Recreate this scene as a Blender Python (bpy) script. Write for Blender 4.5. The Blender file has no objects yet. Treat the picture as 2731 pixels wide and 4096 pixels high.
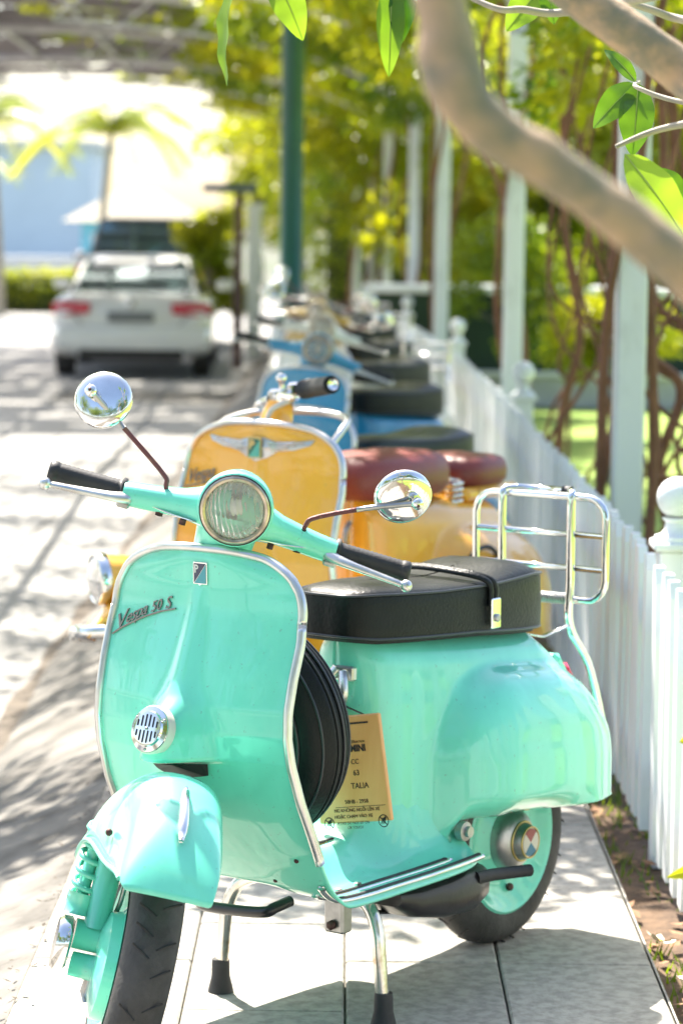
import bpy, math, random
import numpy as np
from mathutils import Vector, Matrix

R = math.radians
random.seed(7)
rng = np.random.default_rng(11)
SC = bpy.context.scene
COL = SC.collection

# ------------------------------------------------------------------ camera
CAM_H, PITCH, ROLL = 1.378, R(6.017), R(0.774)
cam = bpy.data.cameras.new('camera')
camo = bpy.data.objects.new('camera', cam)
COL.objects.link(camo)
camo.matrix_world = (Matrix.Translation((0, 0, CAM_H)) @ Matrix.Rotation(math.pi/2 - PITCH, 4, 'X')
                     @ Matrix.Rotation(ROLL, 4, 'Z'))
cam.sensor_fit = 'VERTICAL'
cam.sensor_height = 36.0
cam.lens = 94.85
cam.clip_start, cam.clip_end = 0.1, 2000.0
cam.dof.use_dof = True
cam.dof.focus_distance = 4.42
cam.dof.aperture_fstop = 4.4
cam.dof.aperture_blades = 9
SC.camera = camo

# ------------------------------------------------------------------ sky, sun, exposure
SUN_EL = R(56.0)
SUN_H = Vector((-0.40, 0.92, 0.0)).normalized()          # towards the sun, on the ground
SUN = Vector((SUN_H.x*math.cos(SUN_EL), SUN_H.y*math.cos(SUN_EL), math.sin(SUN_EL)))
world = bpy.data.worlds.new('World')
SC.world = world
world.use_nodes = True
wn = world.node_tree
bg = wn.nodes['Background']
sky = wn.nodes.new('ShaderNodeTexSky')
sky.sky_type = 'NISHITA'
sky.sun_disc = False
sky.sun_elevation = SUN_EL
sky.sun_rotation = math.atan2(SUN_H.x, SUN_H.y)
sky.air_density, sky.dust_density, sky.ozone_density = 1.0, 2.2, 0.4
wn.links.new(sky.outputs[0], bg.inputs[0])
bg.inputs[1].default_value = 0.11
sl = bpy.data.lights.new('sun', 'SUN')
sl.energy, sl.angle, sl.color = 4.8, R(0.53), (1.0, 0.93, 0.82)
so = bpy.data.objects.new('sun', sl)
COL.objects.link(so)
so.rotation_euler = (-SUN).to_track_quat('-Z', 'Y').to_euler()
SC.view_settings.view_transform = 'Standard'
SC.view_settings.look = 'None'
SC.view_settings.gamma = 1.0
SC.view_settings.use_curve_mapping = False
SC.view_settings.exposure = 1.86
SC.render.film_transparent = False
try:
    SC.cycles.max_bounces = 10
    SC.cycles.transparent_max_bounces = 12
    SC.cycles.sample_clamp_indirect = 6.0
except Exception:
    pass

# ------------------------------------------------------------------ materials
MATS = {}
def mat(name, col, rough=0.5, metal=0.0, coat=0.0, vary=0.0, scale=8.0, bump=0.0, bscale=60.0,
        col2=None, stretch=None, rvary=0.0, trans=0.0, spec=None, detail=4.0, emit=None, contrast=None):
    if name in MATS:
        return MATS[name]
    m = bpy.data.materials.new(name)
    m.use_nodes = True
    nt = m.node_tree
    b = nt.nodes['Principled BSDF']
    b.inputs['Base Color'].default_value = (*col, 1)
    b.inputs['Roughness'].default_value = rough
    b.inputs['Metallic'].default_value = metal
    if coat:
        b.inputs['Coat Weight'].default_value = coat
        b.inputs['Coat Roughness'].default_value = 0.025
    if trans:
        b.inputs['Transmission Weight'].default_value = trans
    if spec is not None:
        b.inputs['Specular IOR Level'].default_value = spec
    if emit:
        b.inputs['Emission Color'].default_value = (*emit[:3], 1)
        b.inputs['Emission Strength'].default_value = emit[3]
    tc = None
    def coords(sc):
        nonlocal tc
        if tc is None:
            tc = nt.nodes.new('ShaderNodeTexCoord')
        mp = nt.nodes.new('ShaderNodeMapping')
        mp.inputs['Scale'].default_value = stretch if stretch else (1, 1, 1)
        nt.links.new(tc.outputs['Object'], mp.inputs[0])
        n = nt.nodes.new('ShaderNodeTexNoise')
        n.inputs['Scale'].default_value = sc
        n.inputs['Detail'].default_value = detail
        n.inputs['Roughness'].default_value = 0.6
        nt.links.new(mp.outputs[0], n.inputs['Vector'])
        return n
    if vary or col2:
        n = coords(scale)
        mx = nt.nodes.new('ShaderNodeMix'); mx.data_type = 'RGBA'
        c2 = col2 if col2 else tuple(min(1, c*(1+vary)) for c in col)
        c1 = col if col2 else tuple(c*(1-vary) for c in col)
        mx.inputs[6].default_value = (*c1, 1)
        mx.inputs[7].default_value = (*c2, 1)
        rp = nt.nodes.new('ShaderNodeMapRange')
        lo, hi = contrast if contrast else (0.35, 0.65)
        rp.inputs[1].default_value, rp.inputs[2].default_value = lo, hi
        nt.links.new(n.outputs['Fac'], rp.inputs[0])
        nt.links.new(rp.outputs[0], mx.inputs[0])
        nt.links.new(mx.outputs[2], b.inputs['Base Color'])
        if rvary:
            rr = nt.nodes.new('ShaderNodeMapRange')
            rr.inputs[1].default_value, rr.inputs[2].default_value = 0.3, 0.7
            rr.inputs[3].default_value, rr.inputs[4].default_value = max(0, rough-rvary), min(1, rough+rvary)
            nt.links.new(n.outputs['Fac'], rr.inputs[0])
            nt.links.new(rr.outputs[0], b.inputs['Roughness'])
    if bump:
        n2 = coords(bscale)
        bp = nt.nodes.new('ShaderNodeBump')
        bp.inputs['Strength'].default_value = bump
        bp.inputs['Distance'].default_value = 0.01
        nt.links.new(n2.outputs['Fac'], bp.inputs['Height'])
        nt.links.new(bp.outputs[0], b.inputs['Normal'])
    MATS[name] = m
    return m

def leafmat(name, c1, c2, tr=0.5, rough=0.30, scale=3.0, tint=(1.55, 1.5, 0.28)):
    """two-sided leaf: diffuse / gloss plus light passing through the blade"""
    if name in MATS:
        return MATS[name]
    m = bpy.data.materials.new(name)
    m.use_nodes = True
    nt = m.node_tree
    b = nt.nodes['Principled BSDF']
    out = nt.nodes['Material Output']
    tc = nt.nodes.new('ShaderNodeTexCoord')
    n = nt.nodes.new('ShaderNodeTexNoise'); n.inputs['Scale'].default_value = scale
    n.inputs['Detail'].default_value = 3
    nt.links.new(tc.outputs['Object'], n.inputs['Vector'])
    mr = nt.nodes.new('ShaderNodeMapRange')
    mr.inputs[1].default_value, mr.inputs[2].default_value = 0.35, 0.65
    nt.links.new(n.outputs['Fac'], mr.inputs[0])
    mx = nt.nodes.new('ShaderNodeMix'); mx.data_type = 'RGBA'
    mx.inputs[6].default_value = (*c1, 1); mx.inputs[7].default_value = (*c2, 1)
    nt.links.new(mr.outputs[0], mx.inputs[0])
    nt.links.new(mx.outputs[2], b.inputs['Base Color'])
    b.inputs['Roughness'].default_value = rough
    t = nt.nodes.new('ShaderNodeBsdfTranslucent')
    hs = nt.nodes.new('ShaderNodeMix'); hs.data_type = 'RGBA'; hs.blend_type = 'MULTIPLY'
    hs.inputs[0].default_value = 1.0
    hs.inputs[7].default_value = (*tint, 1)
    nt.links.new(mx.outputs[2], hs.inputs[6])
    nt.links.new(hs.outputs[2], t.inputs[0])
    ms = nt.nodes.new('ShaderNodeMixShader'); ms.inputs[0].default_value = tr
    nt.links.new(b.outputs[0], ms.inputs[1]); nt.links.new(t.outputs[0], ms.inputs[2])
    nt.links.new(ms.outputs[0], out.inputs[0])
    MATS[name] = m
    return m

# ------------------------------------------------------------------ objects
def put(name, V, F, m=None, parent=None, smooth=True, angle=None, kind=None, label=None, cat=None, group=None):
    me = bpy.data.meshes.new(name)
    me.from_pydata([tuple(map(float, v)) for v in V], [], [tuple(map(int, f)) for f in F])
    if m:
        me.materials.append(m)
    if smooth:
        me.polygons.foreach_set('use_smooth', [True]*len(me.polygons))
        if angle:
            me.set_sharp_from_angle(angle=R(angle))
    me.update()
    return link(name, me, parent, kind, label, cat, group)

def link(name, me, parent=None, kind=None, label=None, cat=None, group=None):
    o = bpy.data.objects.new(name, me)
    COL.objects.link(o)
    if parent:
        o.parent = parent
    tag(o, label, cat, group, kind)
    return o

def tag(o, label=None, cat=None, group=None, kind=None):
    if label: o['label'] = label
    if cat: o['category'] = cat
    if group: o['group'] = group
    if kind: o['kind'] = kind
    return o

def empty(name, loc, rz=0.0, label=None, cat=None, group=None):
    o = bpy.data.objects.new(name, None)
    o.empty_display_size = 0.1
    COL.objects.link(o)
    o.location = loc
    o.rotation_euler = (0, 0, rz)
    return tag(o, label, cat, group)

def mod(o, kind, **kw):
    md = o.modifiers.new(kind.lower(), kind)
    for k, v in kw.items():
        setattr(md, k, v)
    return o

def catmull(P, n=8, closed=False):
    P = [np.array(q, float) for q in P]
    N = len(P)
    out = []
    rngk = range(N) if closed else range(N-1)
    for i in rngk:
        if closed:
            a, b, c, d = P[(i-1) % N], P[i], P[(i+1) % N], P[(i+2) % N]
        else:
            a, b, c, d = P[max(i-1, 0)], P[i], P[i+1], P[min(i+2, N-1)]
        for k in range(n):
            t = k/n
            out.append(0.5*((2*b)+(-a+c)*t+(2*a-5*b+4*c-d)*t*t+(-a+3*b-3*c+d)*t**3))
    if not closed:
        out.append(P[-1])
    return np.array(out)

class MB:
    """collects simple shapes into one mesh"""
    def __init__(self):
        self.V, self.F = [], []
    def add(self, V, F):
        o = len(self.V)
        self.V.extend([tuple(v) for v in V])
        self.F.extend([tuple(i+o for i in f) for f in F])
        return self
    def xf(self, fn):
        self.V = [tuple(fn(np.array(v))) for v in self.V]
        return self
    def build(self, name, m=None, parent=None, **kw):
        return put(name, self.V, self.F, m, parent, **kw)
    def grid(self, P, cu=False, cv=False):
        P = np.asarray(P, float)
        nu, nv = P.shape[:2]
        F = []
        for i in range(nu if cu else nu-1):
            for j in range(nv if cv else nv-1):
                a, b = i, (i+1) % nu
                c, d = j, (j+1) % nv
                F.append((a*nv+c, b*nv+c, b*nv+d, a*nv+d))
        return self.add(P.reshape(-1, 3), F)
    def tube(self, path, r, seg=10, closed=False, caps=True, flat=None, smooth=0):
        """path: points; r: radius or list; flat: (scale along second axis)"""
        P = catmull(path, smooth, closed) if smooth else np.array(path, float)
        n = len(P)
        if np.isscalar(r):
            rr = np.full(n, float(r))
        else:
            rr = np.interp(np.linspace(0, 1, n), np.linspace(0, 1, len(r)), r)
        T = np.roll(P, -1, 0)-np.roll(P, 1, 0) if closed else np.gradient(P, axis=0)
        T /= (np.linalg.norm(T, axis=1)[:, None]+1e-12)
        ref = np.array([0, 0, 1.0]) if abs(T[0][2]) < 0.9 else np.array([0, 1.0, 0])
        N = np.cross(T[0], ref); N /= np.linalg.norm(N)
        rings = []
        for i in range(n):
            N = N-T[i]*np.dot(N, T[i]); N /= (np.linalg.norm(N)+1e-12)
            B = np.cross(T[i], N)
            a = np.linspace(0, 2*np.pi, seg, endpoint=False)
            f = flat if flat else 1.0
            rings.append(P[i]+rr[i]*(np.cos(a)[:, None]*N+f*np.sin(a)[:, None]*B))
        o = len(self.V)
        self.grid(np.array(rings), cu=closed, cv=True)
        if caps and not closed:
            self.F.append(tuple(o+i for i in range(seg))[::-1])
            self.F.append(tuple(o+(n-1)*seg+i for i in range(seg)))
        return self
    def lathe(self, prof, c=(0, 0, 0), axis=(0, 0, 1), seg=32, up=None):
        """prof: (radius, along axis)"""
        ax = np.array(axis, float); ax /= np.linalg.norm(ax)
        ref = np.array(up, float) if up is not None else (np.array([1.0, 0, 0]) if abs(ax[0]) < 0.8 else np.array([0, 0, 1.0]))
        N = ref-ax*np.dot(ref, ax); N /= np.linalg.norm(N)
        B = np.cross(ax, N)
        a = np.linspace(0, 2*np.pi, seg, endpoint=False)
        ring = np.cos(a)[:, None]*N+np.sin(a)[:, None]*B
        c = np.array(c, float)
        self.grid(np.array([c+ax*h+max(r, 1e-5)*ring for r, h in prof]), cv=True)
        return self
    def box(self, c, s, rot=None, bev=0.0):
        """c centre, s full size, rot 3x3, bev chamfer on every edge"""
        c, s = np.array(c, float), np.array(s, float)/2
        M = np.array(rot) if rot is not None else np.eye(3)
        if bev <= 0:
            V = [(x, y, z) for x in (-1, 1) for y in (-1, 1) for z in (-1, 1)]
            V = [c+M@(np.array(v)*s) for v in V]
            F = [(0, 1, 3, 2), (4, 6, 7, 5), (0, 4, 5, 1), (2, 3, 7, 6), (0, 2, 6, 4), (1, 5, 7, 3)]
            return self.add(V, F)
        V, idx = [], {}
        for x in (-1, 1):
            for y in (-1, 1):
                for z in (-1, 1):
                    for k in range(3):
                        q = s-bev
                        q = q.copy(); q[k] = s[k]
                        idx[(x, y, z, k)] = len(V)
                        V.append(c+M@(np.array((x, y, z))*q))
        F = []
        g = lambda x, y, z, k: idx[(x, y, z, k)]
        for sg in (-1, 1):
            for k in range(3):
                o = [j for j in range(3) if j != k]
                def P(a, b):
                    t = [0, 0, 0]; t[k] = sg; t[o[0]] = a; t[o[1]] = b
                    return g(*t, k)
                f = [P(-1, -1), P(1, -1), P(1, 1), P(-1, 1)]
                F.append(f if (sg > 0) == (k != 1) else f[::-1])
        for k in range(3):          # edges along axis k
            o = [j for j in range(3) if j != k]
            for a in (-1, 1):
                for b in (-1, 1):
                    def Q(e, kk):
                        t = [0, 0, 0]; t[k] = e; t[o[0]] = a; t[o[1]] = b
                        return g(*t, kk)
                    F.append([Q(-1, o[0]), Q(1, o[0]), Q(1, o[1]), Q(-1, o[1])])
        for x in (-1, 1):
            for y in (-1, 1):
                for z in (-1, 1):
                    F.append([g(x, y, z, 0), g(x, y, z, 1), g(x, y, z, 2)])
        # make outward
        C = c
        out = []
        for f in F:
            p = [np.array(V[i]) for i in f]
            n = np.cross(p[1]-p[0], p[2]-p[0])
            if np.dot(n, sum(p)/len(p)-C) < 0:
                f = f[::-1]
            out.append(tuple(f))
        return self.add(V, out)
    def ball(self, c, r, seg=16, rings=10, sc=(1, 1, 1)):
        t = np.linspace(0, np.pi, rings+1)
        a = np.linspace(0, 2*np.pi, seg, endpoint=False)
        P = np.array([[(c[0]+r*sc[0]*max(np.sin(u), 1e-4)*np.cos(v), c[1]+r*sc[1]*max(np.sin(u), 1e-4)*np.sin(v), c[2]-r*sc[2]*np.cos(u)) for v in a] for u in t])
        return self.grid(P, cv=True)
    def poly(self, pts, thick, nrm):
        """prism from a planar polygon"""
        P = np.array(pts, float); n = len(P)
        d = np.array(nrm, float)*thick
        V = list(P)+list(P+d)
        F = [tuple(range(n))[::-1], tuple(range(n, 2*n))]+[(i, (i+1) % n, n+(i+1) % n, n+i) for i in range(n)]
        return self.add(V, F)

def text_mesh(s, size, extrude=0.001, shear=0.0, spacing=1.0, bold=0.0, align='LEFT'):
    cu = bpy.data.curves.new('lettering', 'FONT')
    cu.body = s; cu.size = size; cu.extrude = extrude; cu.shear = shear
    cu.space_character = spacing; cu.offset = bold; cu.align_x = align
    cu.resolution_u = 3
    o = bpy.data.objects.new('lettering', cu)
    COL.objects.link(o)
    bpy.context.view_layer.update()
    me = bpy.data.meshes.new_from_object(o.evaluated_get(bpy.context.evaluated_depsgraph_get()))
    V = [np.array(v.co) for v in me.vertices]
    F = [tuple(p.vertices) for p in me.polygons]
    bpy.data.objects.remove(o); bpy.data.curves.remove(cu); bpy.data.meshes.remove(me)
    return V, F

def sstep(a, b, x):
    t = np.clip((x-a)/(b-a), 0, 1)
    return t*t*(3-2*t)

def axrot(axis, t):
    a = np.array(axis, float); a /= np.linalg.norm(a)
    K = np.array([[0, -a[2], a[1]], [a[2], 0, -a[0]], [-a[1], a[0], 0]])
    return np.eye(3)+np.sin(t)*K+(1-np.cos(t))*K@K
# ------------------------------------------------------------------ ground, road, pavement
def fence_x(Y):
    return .72-.0023*max(0.0, Y-11.5)**2 if Y < 24 else .72-.0023*156.25-.0575*(Y-24)
def road_z(Y):
    return -.235-.0032*Y

GRANITE = mat('granite_paving', (.40, .375, .335), .78, col2=(.26, .245, .218), scale=34, bump=.18, bscale=140, detail=8, contrast=(.40, .62))
JOINT = mat('sandy_joint', (.13, .12, .10), .95, vary=.3, scale=30)
ROADM = mat('road_slab_concrete', (.31, .30, .285), .85, col2=(.21, .205, .195), scale=9, bump=.2, bscale=80, detail=7)
CONC = mat('stained_concrete', (.20, .187, .168), .9, col2=(.068, .062, .054), scale=4.2, bump=.35, bscale=35, detail=8, contrast=(.42, .66))
SOIL = mat('leaf_strewn_soil', (.085, .055, .035), .95, col2=(.16, .10, .06), scale=25, bump=.5, bscale=60)
GRASS = mat('lawn_ground', (.17, .28, .035), .9, col2=(.26, .34, .06), scale=2.0, bump=.4, bscale=50)
FARG = mat('far_ground', (.10, .10, .075), .95, col2=(.06, .085, .035), scale=.05)

def per_piece(m, amt):
    """every slab or picket its own tone"""
    nt = m.node_tree; b = nt.nodes['Principled BSDF']
    src = b.inputs['Base Color'].links[0].from_socket
    oi = nt.nodes.new('ShaderNodeObjectInfo'); mr = nt.nodes.new('ShaderNodeMapRange')
    mr.inputs[3].default_value, mr.inputs[4].default_value = 1-amt, 1+amt*.6
    h = nt.nodes.new('ShaderNodeHueSaturation')
    nt.links.new(oi.outputs['Random'], mr.inputs[0]); nt.links.new(mr.outputs[0], h.inputs['Value'])
    nt.links.new(src, h.inputs['Color']); nt.links.new(h.outputs[0], b.inputs['Base Color'])
per_piece(GRANITE, .14); per_piece(ROADM, .18)
put('ground', [(-600, -60, -.62), (600, -60, -.62), (600, 900, -.62), (-600, 900, -.62)], [(0, 1, 2, 3)], FARG, kind='structure', smooth=False)
# road bed, sloping gently away
ys = list(range(-12, 71, 2))
V, F = [], []
for y in ys:
    V += [(-26, y, road_z(y)-.012), (-1.04, y, road_z(y)-.012)]
for i in range(len(ys)-1):
    F.append((2*i, 2*i+1, 2*i+3, 2*i+2))
road = put('road', V, F, JOINT, kind='structure', smooth=False)
slope = math.atan(.0032)
def slab(me_cache, key, sx, sy, h, m, jit=0.0):
    if key in me_cache:
        return me_cache[key]
    b = MB().box((0, 0, -h/2), (sx, sy, h), bev=.004)
    me = bpy.data.meshes.new('paving_slab')
    me.from_pydata([tuple(v) for v in b.V], [], b.F); me.materials.append(m); me.update()
    me_cache[key] = me
    return me
cache = {}
me = slab(cache, 'road', .592, .592, .05, ROADM)
n = 0
for j in range(52):
    Y = 5.2+.6*j
    for i in range(6):
        X = -1.36-.6*i
        if n < 280 and Y < 22+4*(i < 3):
            o = link('paving_slab', me, road)
            o.location = (X, Y, road_z(Y)-.002+random.uniform(-.0012, .0012)); o.rotation_euler = (-slope, 0, 0); n += 1
# beyond the slabs one can tell apart the paving runs on as one sheet
V, F = [], []
for (x0, x1, y0, y1) in ((-26, -4.66, -12, 70), (-4.66, -1.05, 28, 70), (-4.66, -1.05, -12, 4.9), (-4.66, -2.86, 21.9, 28)):
    k = len(V)
    V += [(x0, y0, road_z(y0)-.006), (x1, y0, road_z(y0)-.006), (x1, y1, road_z(y1)-.006), (x0, y1, road_z(y1)-.006)]
    F.append((k, k+1, k+2, k+3))
put('paved_road', V, F, ROADM, kind='structure', smooth=False)
# concrete apron between road and pavement: uneven slope
g = []
for y in np.concatenate([np.linspace(-6, 3, 8), np.linspace(3.2, 14, 90), np.linspace(14.5, 45, 40)]):
    row = []
    for t in np.linspace(0, 1, 16):
        x = -1.10+t*(1.10-.575)
        z = road_z(y)-.02+(-.005-road_z(y)+.0)*(t**.8)
        wob = .006*math.sin(y*3.1+t*4)+.004*math.sin(y*7.3-t*9)+.003*math.sin(y*17+t*21)
        row.append((x+.02*math.sin(y*1.7)*(1-t), y, z+wob*math.sin(math.pi*min(1, t*1.05))))
    g.append(row)
put('kerb_apron', *(lambda b: (b.V, b.F))(MB().grid(np.array(g))), CONC, kind='structure')
# gutter between the slabs and the apron, in a dark mottled colour
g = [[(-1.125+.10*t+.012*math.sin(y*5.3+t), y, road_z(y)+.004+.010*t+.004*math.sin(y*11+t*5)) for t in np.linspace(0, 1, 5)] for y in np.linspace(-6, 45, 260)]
put('gutter', *(lambda b: (b.V, b.F))(MB().grid(np.array(g))), mat('gutter_dark', (.075, .062, .05), .95, col2=(.16, .13, .10), scale=18, bump=.5, bscale=60, detail=7), kind='structure')
# pavement
side = put('pavement', [(-.575, -6, -.010), (.600, -6, -.010), (.600, 45, -.010), (-.575, 45, -.010)], [(0, 1, 2, 3)], JOINT, kind='structure', smooth=False)
xs = [-.572, -.270, .018, .308, .598]
for i in range(4):
    w = xs[i+1]-xs[i]-.004
    me = slab(cache, ('p', i), w, .596, .06, GRANITE)
    y0 = (3.78, 4.05, 3.78, 4.08)[i] if i < 3 else 3.78
    for j in range(-2, 40):
        Y = y0+.6*j+.3
        if Y > 19.5: break
        o = link('paving_slab', me, side)
        o.location = ((xs[i]+xs[i+1])/2, Y, random.uniform(-.001, .001))
put('paved_sidewalk', [(-.575, 19.9, -.004), (.600, 19.9, -.004), (.600, 45, -.004), (-.575, 45, -.004)], [(0, 1, 2, 3)], GRANITE, kind='structure', smooth=False)
# edging side of the pavement next to the planting strip
put('pavement_edge', [(.600, -6, -.003), (.604, -6, -.003), (.604, 45, -.003), (.600, 45, -.003), (.604, -6, -.12), (.604, 45, -.12)], [(0, 1, 2, 3), (1, 4, 5, 2)], GRANITE, kind='structure', smooth=False)
g = [[(.602+.10*i, y, -.045+.012*math.sin(y*9+i*2)) for i in range(5)] for y in np.linspace(-6, 30, 200)]
put('planting_strip', *(lambda b: (b.V, b.F))(MB().grid(np.array(g))), SOIL, kind='structure')
put('lawn', [(.95, -6, -.06), (60, -6, -.06), (60, 70, -.06), (.2, 70, -.06), (.2, 26, -.06), (.95, 12, -.06)], [(0, 1, 2, 3, 4, 5)], GRASS, kind='structure', smooth=False)

# ------------------------------------------------------------------ leaves
def leaf_cloud(n, centers, radii, size, shape=None, droop=.3, seed=1, aspect=.5, outer=.55):
    """n leaf blades spread through ellipsoid clumps; each blade is a folded diamond of 4 triangles"""
    g = np.random.default_rng(seed)
    C = np.array(centers, float); Rr = np.array(radii, float)
    vol = np.prod(Rr, axis=1)**(2/3); k = g.choice(len(C), n, p=vol/vol.sum())
    d = g.normal(size=(n, 3)); d /= np.linalg.norm(d, axis=1)[:, None]
    rad = g.uniform(outer**2, 1, n)**.5
    P = C[k]+d*rad[:, None]*Rr[k]
    ln = size*g.uniform(.6, 1.35, n)
    T = d*.6+g.normal(size=(n, 3))*.7; T[:, 2] -= droop
    T /= np.linalg.norm(T, axis=1)[:, None]
    U = np.cross(T, g.normal(size=(n, 3))); U /= (np.linalg.norm(U, axis=1)[:, None]+1e-9)
    N = np.cross(T, U)
    w = ln*aspect*.5
    a = P; b = P+T*(ln*.45)[:, None]+U*w[:, None]+N*(w*.35)[:, None]
    c = P+T*(ln*.45)[:, None]-U*w[:, None]+N*(w*.35)[:, None]
    e = P+T*ln[:, None]-N*(w*.3)[:, None]
    m = P+T*(ln*.5)[:, None]
    V = np.stack([a, b, e, c], 1).reshape(-1, 3)
    F = np.arange(n*4).reshape(-1, 4)
    F = np.concatenate([F[:, [0, 1, 2]], F[:, [0, 2, 3]]])
    return V, F

def fastmesh(name, V, F, m, parent=None, **kw):
    me = bpy.data.meshes.new(name)
    V = np.asarray(V, np.float32); F = np.asarray(F, np.int32)
    me.vertices.add(len(V)); me.vertices.foreach_set('co', V.ravel())
    k = F.shape[1]
    me.loops.add(F.size); me.loops.foreach_set('vertex_index', F.ravel())
    me.polygons.add(len(F)); me.polygons.foreach_set('loop_start', np.arange(0, F.size, k, dtype=np.int32))
    me.materials.append(m)
    me.update(calc_edges=True)
    me.validate()
    return link(name, me, parent, **kw)

LEAF_A = leafmat('vine_leaf', (.075, .155, .015), (.24, .28, .025), .52, scale=1.2)  # mid green to yellow green, translucent
LEAF_B = leafmat('garden_leaf', (.07, .15, .015), (.25, .29, .03), .52, scale=.7)
LEAF_C = leafmat('deep_leaf', (.03, .085, .015), (.07, .13, .02), .4, scale=.8)
LEAF_Y = leafmat('yellow_green_leaf', (.19, .25, .02), (.38, .37, .035), .58, scale=1.0)
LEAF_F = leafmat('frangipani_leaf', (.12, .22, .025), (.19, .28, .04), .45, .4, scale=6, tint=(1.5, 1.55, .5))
BARK = mat('grey_brown_bark', (.23, .185, .14), .85, col2=(.13, .115, .10), scale=9, bump=.5, bscale=55, detail=6)
BARKF = mat('frangipani_bark', (.47, .325, .21), .75, col2=(.25, .215, .155), scale=20, bump=.5, bscale=30, detail=7, contrast=(.42, .60))
STEM = mat('vine_stem', (.20, .088, .048), .8, vary=.3, scale=8, bump=.4, bscale=50)
WHITEP = mat('weathered_white_paint', (.75, .765, .775), .55, col2=(.45, .45, .43), scale=6, bump=.1, bscale=60, detail=8, contrast=(.54, .82), stretch=(1, 1, .35))
GREENP = mat('dark_green_pole_paint', (.006, .075, .052), .4, vary=.08, scale=6)

# ------------------------------------------------------------------ picket fence
per_piece(WHITEP, .08)
posts_y = [.75, 6.0, 11.25, 16.5, 21.75, 27.0]
pk = MB()
pw, pt, ph = .068, .022, .68
pk.box((0, 0, (ph-.035)/2+.02), (pt, pw, ph-.035-.04))
V = [(x*pt/2, y*pw/2, ph-.035) for x in (-1, 1) for y in (-1, 1)]+[(x*pt/2, y*pw*.28, ph) for x in (-1, 1) for y in (-1, 1)]
pk.add(V, [(0, 1, 5, 4), (2, 6, 7, 3), (4, 5, 7, 6), (0, 4, 6, 2), (1, 3, 7, 5)])
pme = bpy.data.meshes.new('picket'); pme.from_pydata([tuple(v) for v in pk.V], [], pk.F); pme.materials.append(WHITEP); pme.update()
def heading(Y):
    return math.atan2(-(fence_x(Y+.1)-fence_x(Y-.1)), .2)
names = ['nearest, at the right edge of the picture', 'beside the mint and yellow scooters', 'beside the blue scooters', 'far behind the blue scooters', 'farthest, behind the green pole']
for s in range(5):
    y0, y1 = posts_y[s], posts_y[s+1]
    f = empty('picket_fence', (fence_x(y0), y0, -.03), 0, 'white picket fence panel '+names[s], 'fence', 'white picket fence panels')
    npk = int((y1-y0-.10)/.125)
    for k in range(npk):
        Y = y0+.09+(k+.5)*(y1-y0-.14)/npk
        if Y < 3.6 and s == 0:
            continue
        o = link('picket', pme, f)
        o.location = (fence_x(Y)-f.location.x-.012, Y-y0, random.uniform(-.006, .004)); o.rotation_euler = (random.uniform(-.02, .02), random.uniform(-.012, .012), heading(Y)+random.uniform(-.05, .05))
    for z in (.16, .52):
        pts = [(fence_x(Y)-f.location.x+.017, Y-y0, z) for Y in np.linspace(max(y0, 3.4)+.04, y1-.04, 9)]
        b = MB()
        for p, q in zip(pts[:-1], pts[1:]):
            p, q = np.array(p), np.array(q)
            b.box((p+q)/2, (.03, np.linalg.norm(q-p)+.002, .06), rot=axrot((0, 0, 1), math.atan2(-(q-p)[0], (q-p)[1])))
        b.build('rail', WHITEP, f, smooth=False)
pn = ['nearest, half cut by the right edge of the picture', 'second from the camera, beside the chrome rack level', 'third from the camera', 'fourth from the camera', 'fifth, farthest']
for k, Y in enumerate(posts_y[1:]):
    f = empty('fence_post', (fence_x(Y)+.03, Y, -.05), heading(Y), 'white fence post with ball finial, '+pn[k], 'fence post', 'ball topped fence posts')
    MB().box((0, 0, .36), (.082, .082, .72), bev=.004).build('shaft', WHITEP, f, smooth=False)
    MB().box((0, 0, .732), (.112, .112, .020), bev=.005).build('cap', WHITEP, f, smooth=False)
    b = MB().lathe([(.050, .742), (.050, .752), (.036, .757), (.028, .768), (.026, .784), (.033, .789), (.033, .794)], (0, 0, 0), (0, 0, 1), 28)
    b.build('finial_neck', WHITEP, f, angle=40)
    MB().ball((0, 0, .838), .047, 28, 18).build('finial_ball', WHITEP, f)

# ------------------------------------------------------------------ arched pergola over the road
PERG = [(.92, 8.7), (.872, 14.0), (.688, 19.3), (.62, 24.6), (.463, 29.9), (.345, 35.2), (.168, 40.5)]
IRON = mat('pergola_grey_iron', (.58, .55, .55), .6, vary=.15, scale=5)
def arch(px, t):      # t 0 right foot of the arch .. 1 left foot
    a = math.pi*t
    return px-4.1+4.1*math.cos(a), 2.35+1.15*math.sin(a)**.75
perg = ['nearest, at the right', 'second', 'third', 'fourth', 'fifth', 'sixth', 'farthest']
for k, (px, Y) in enumerate(PERG):
    f = empty('pergola_arch', (px, Y, -.06), 0, 'white post and curved arch rib of the vine pergola, '+perg[k]+' from the camera' if k not in (0, 6) else 'white post and curved arch rib of the vine pergola, '+perg[k], 'pergola', 'pergola arches over the road')
    MB().box((0, 0, 1.22), (.098, .098, 2.44), bev=.010).build('post', WHITEP, f, smooth=False)
    MB().box((-8.2, 0, 1.1), (.112, .112, 2.7), bev=.010).build('post', WHITEP, f, smooth=False)
    pts = [(arch(0, t)[0], 0, arch(0, t)[1]+.06) for t in np.linspace(0, 1, 40)]
    MB().tube(pts, .045, 8).build('arch_rib', IRON, f)
    MB().tube([(p[0], p[1]+.001, p[2]-.28) for p in pts[4:18]], .022, 6).build('lower_chord', IRON, f)
    for i in range(4, 17, 2):
        MB().tube([pts[i], (pts[i+1][0], 0, pts[i+1][2]-.28)], .016, 5).build('lattice_brace', IRON, f)
def perg_x(Y):
    return float(np.interp(Y, [p[1] for p in PERG], [p[0] for p in PERG]))
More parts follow.
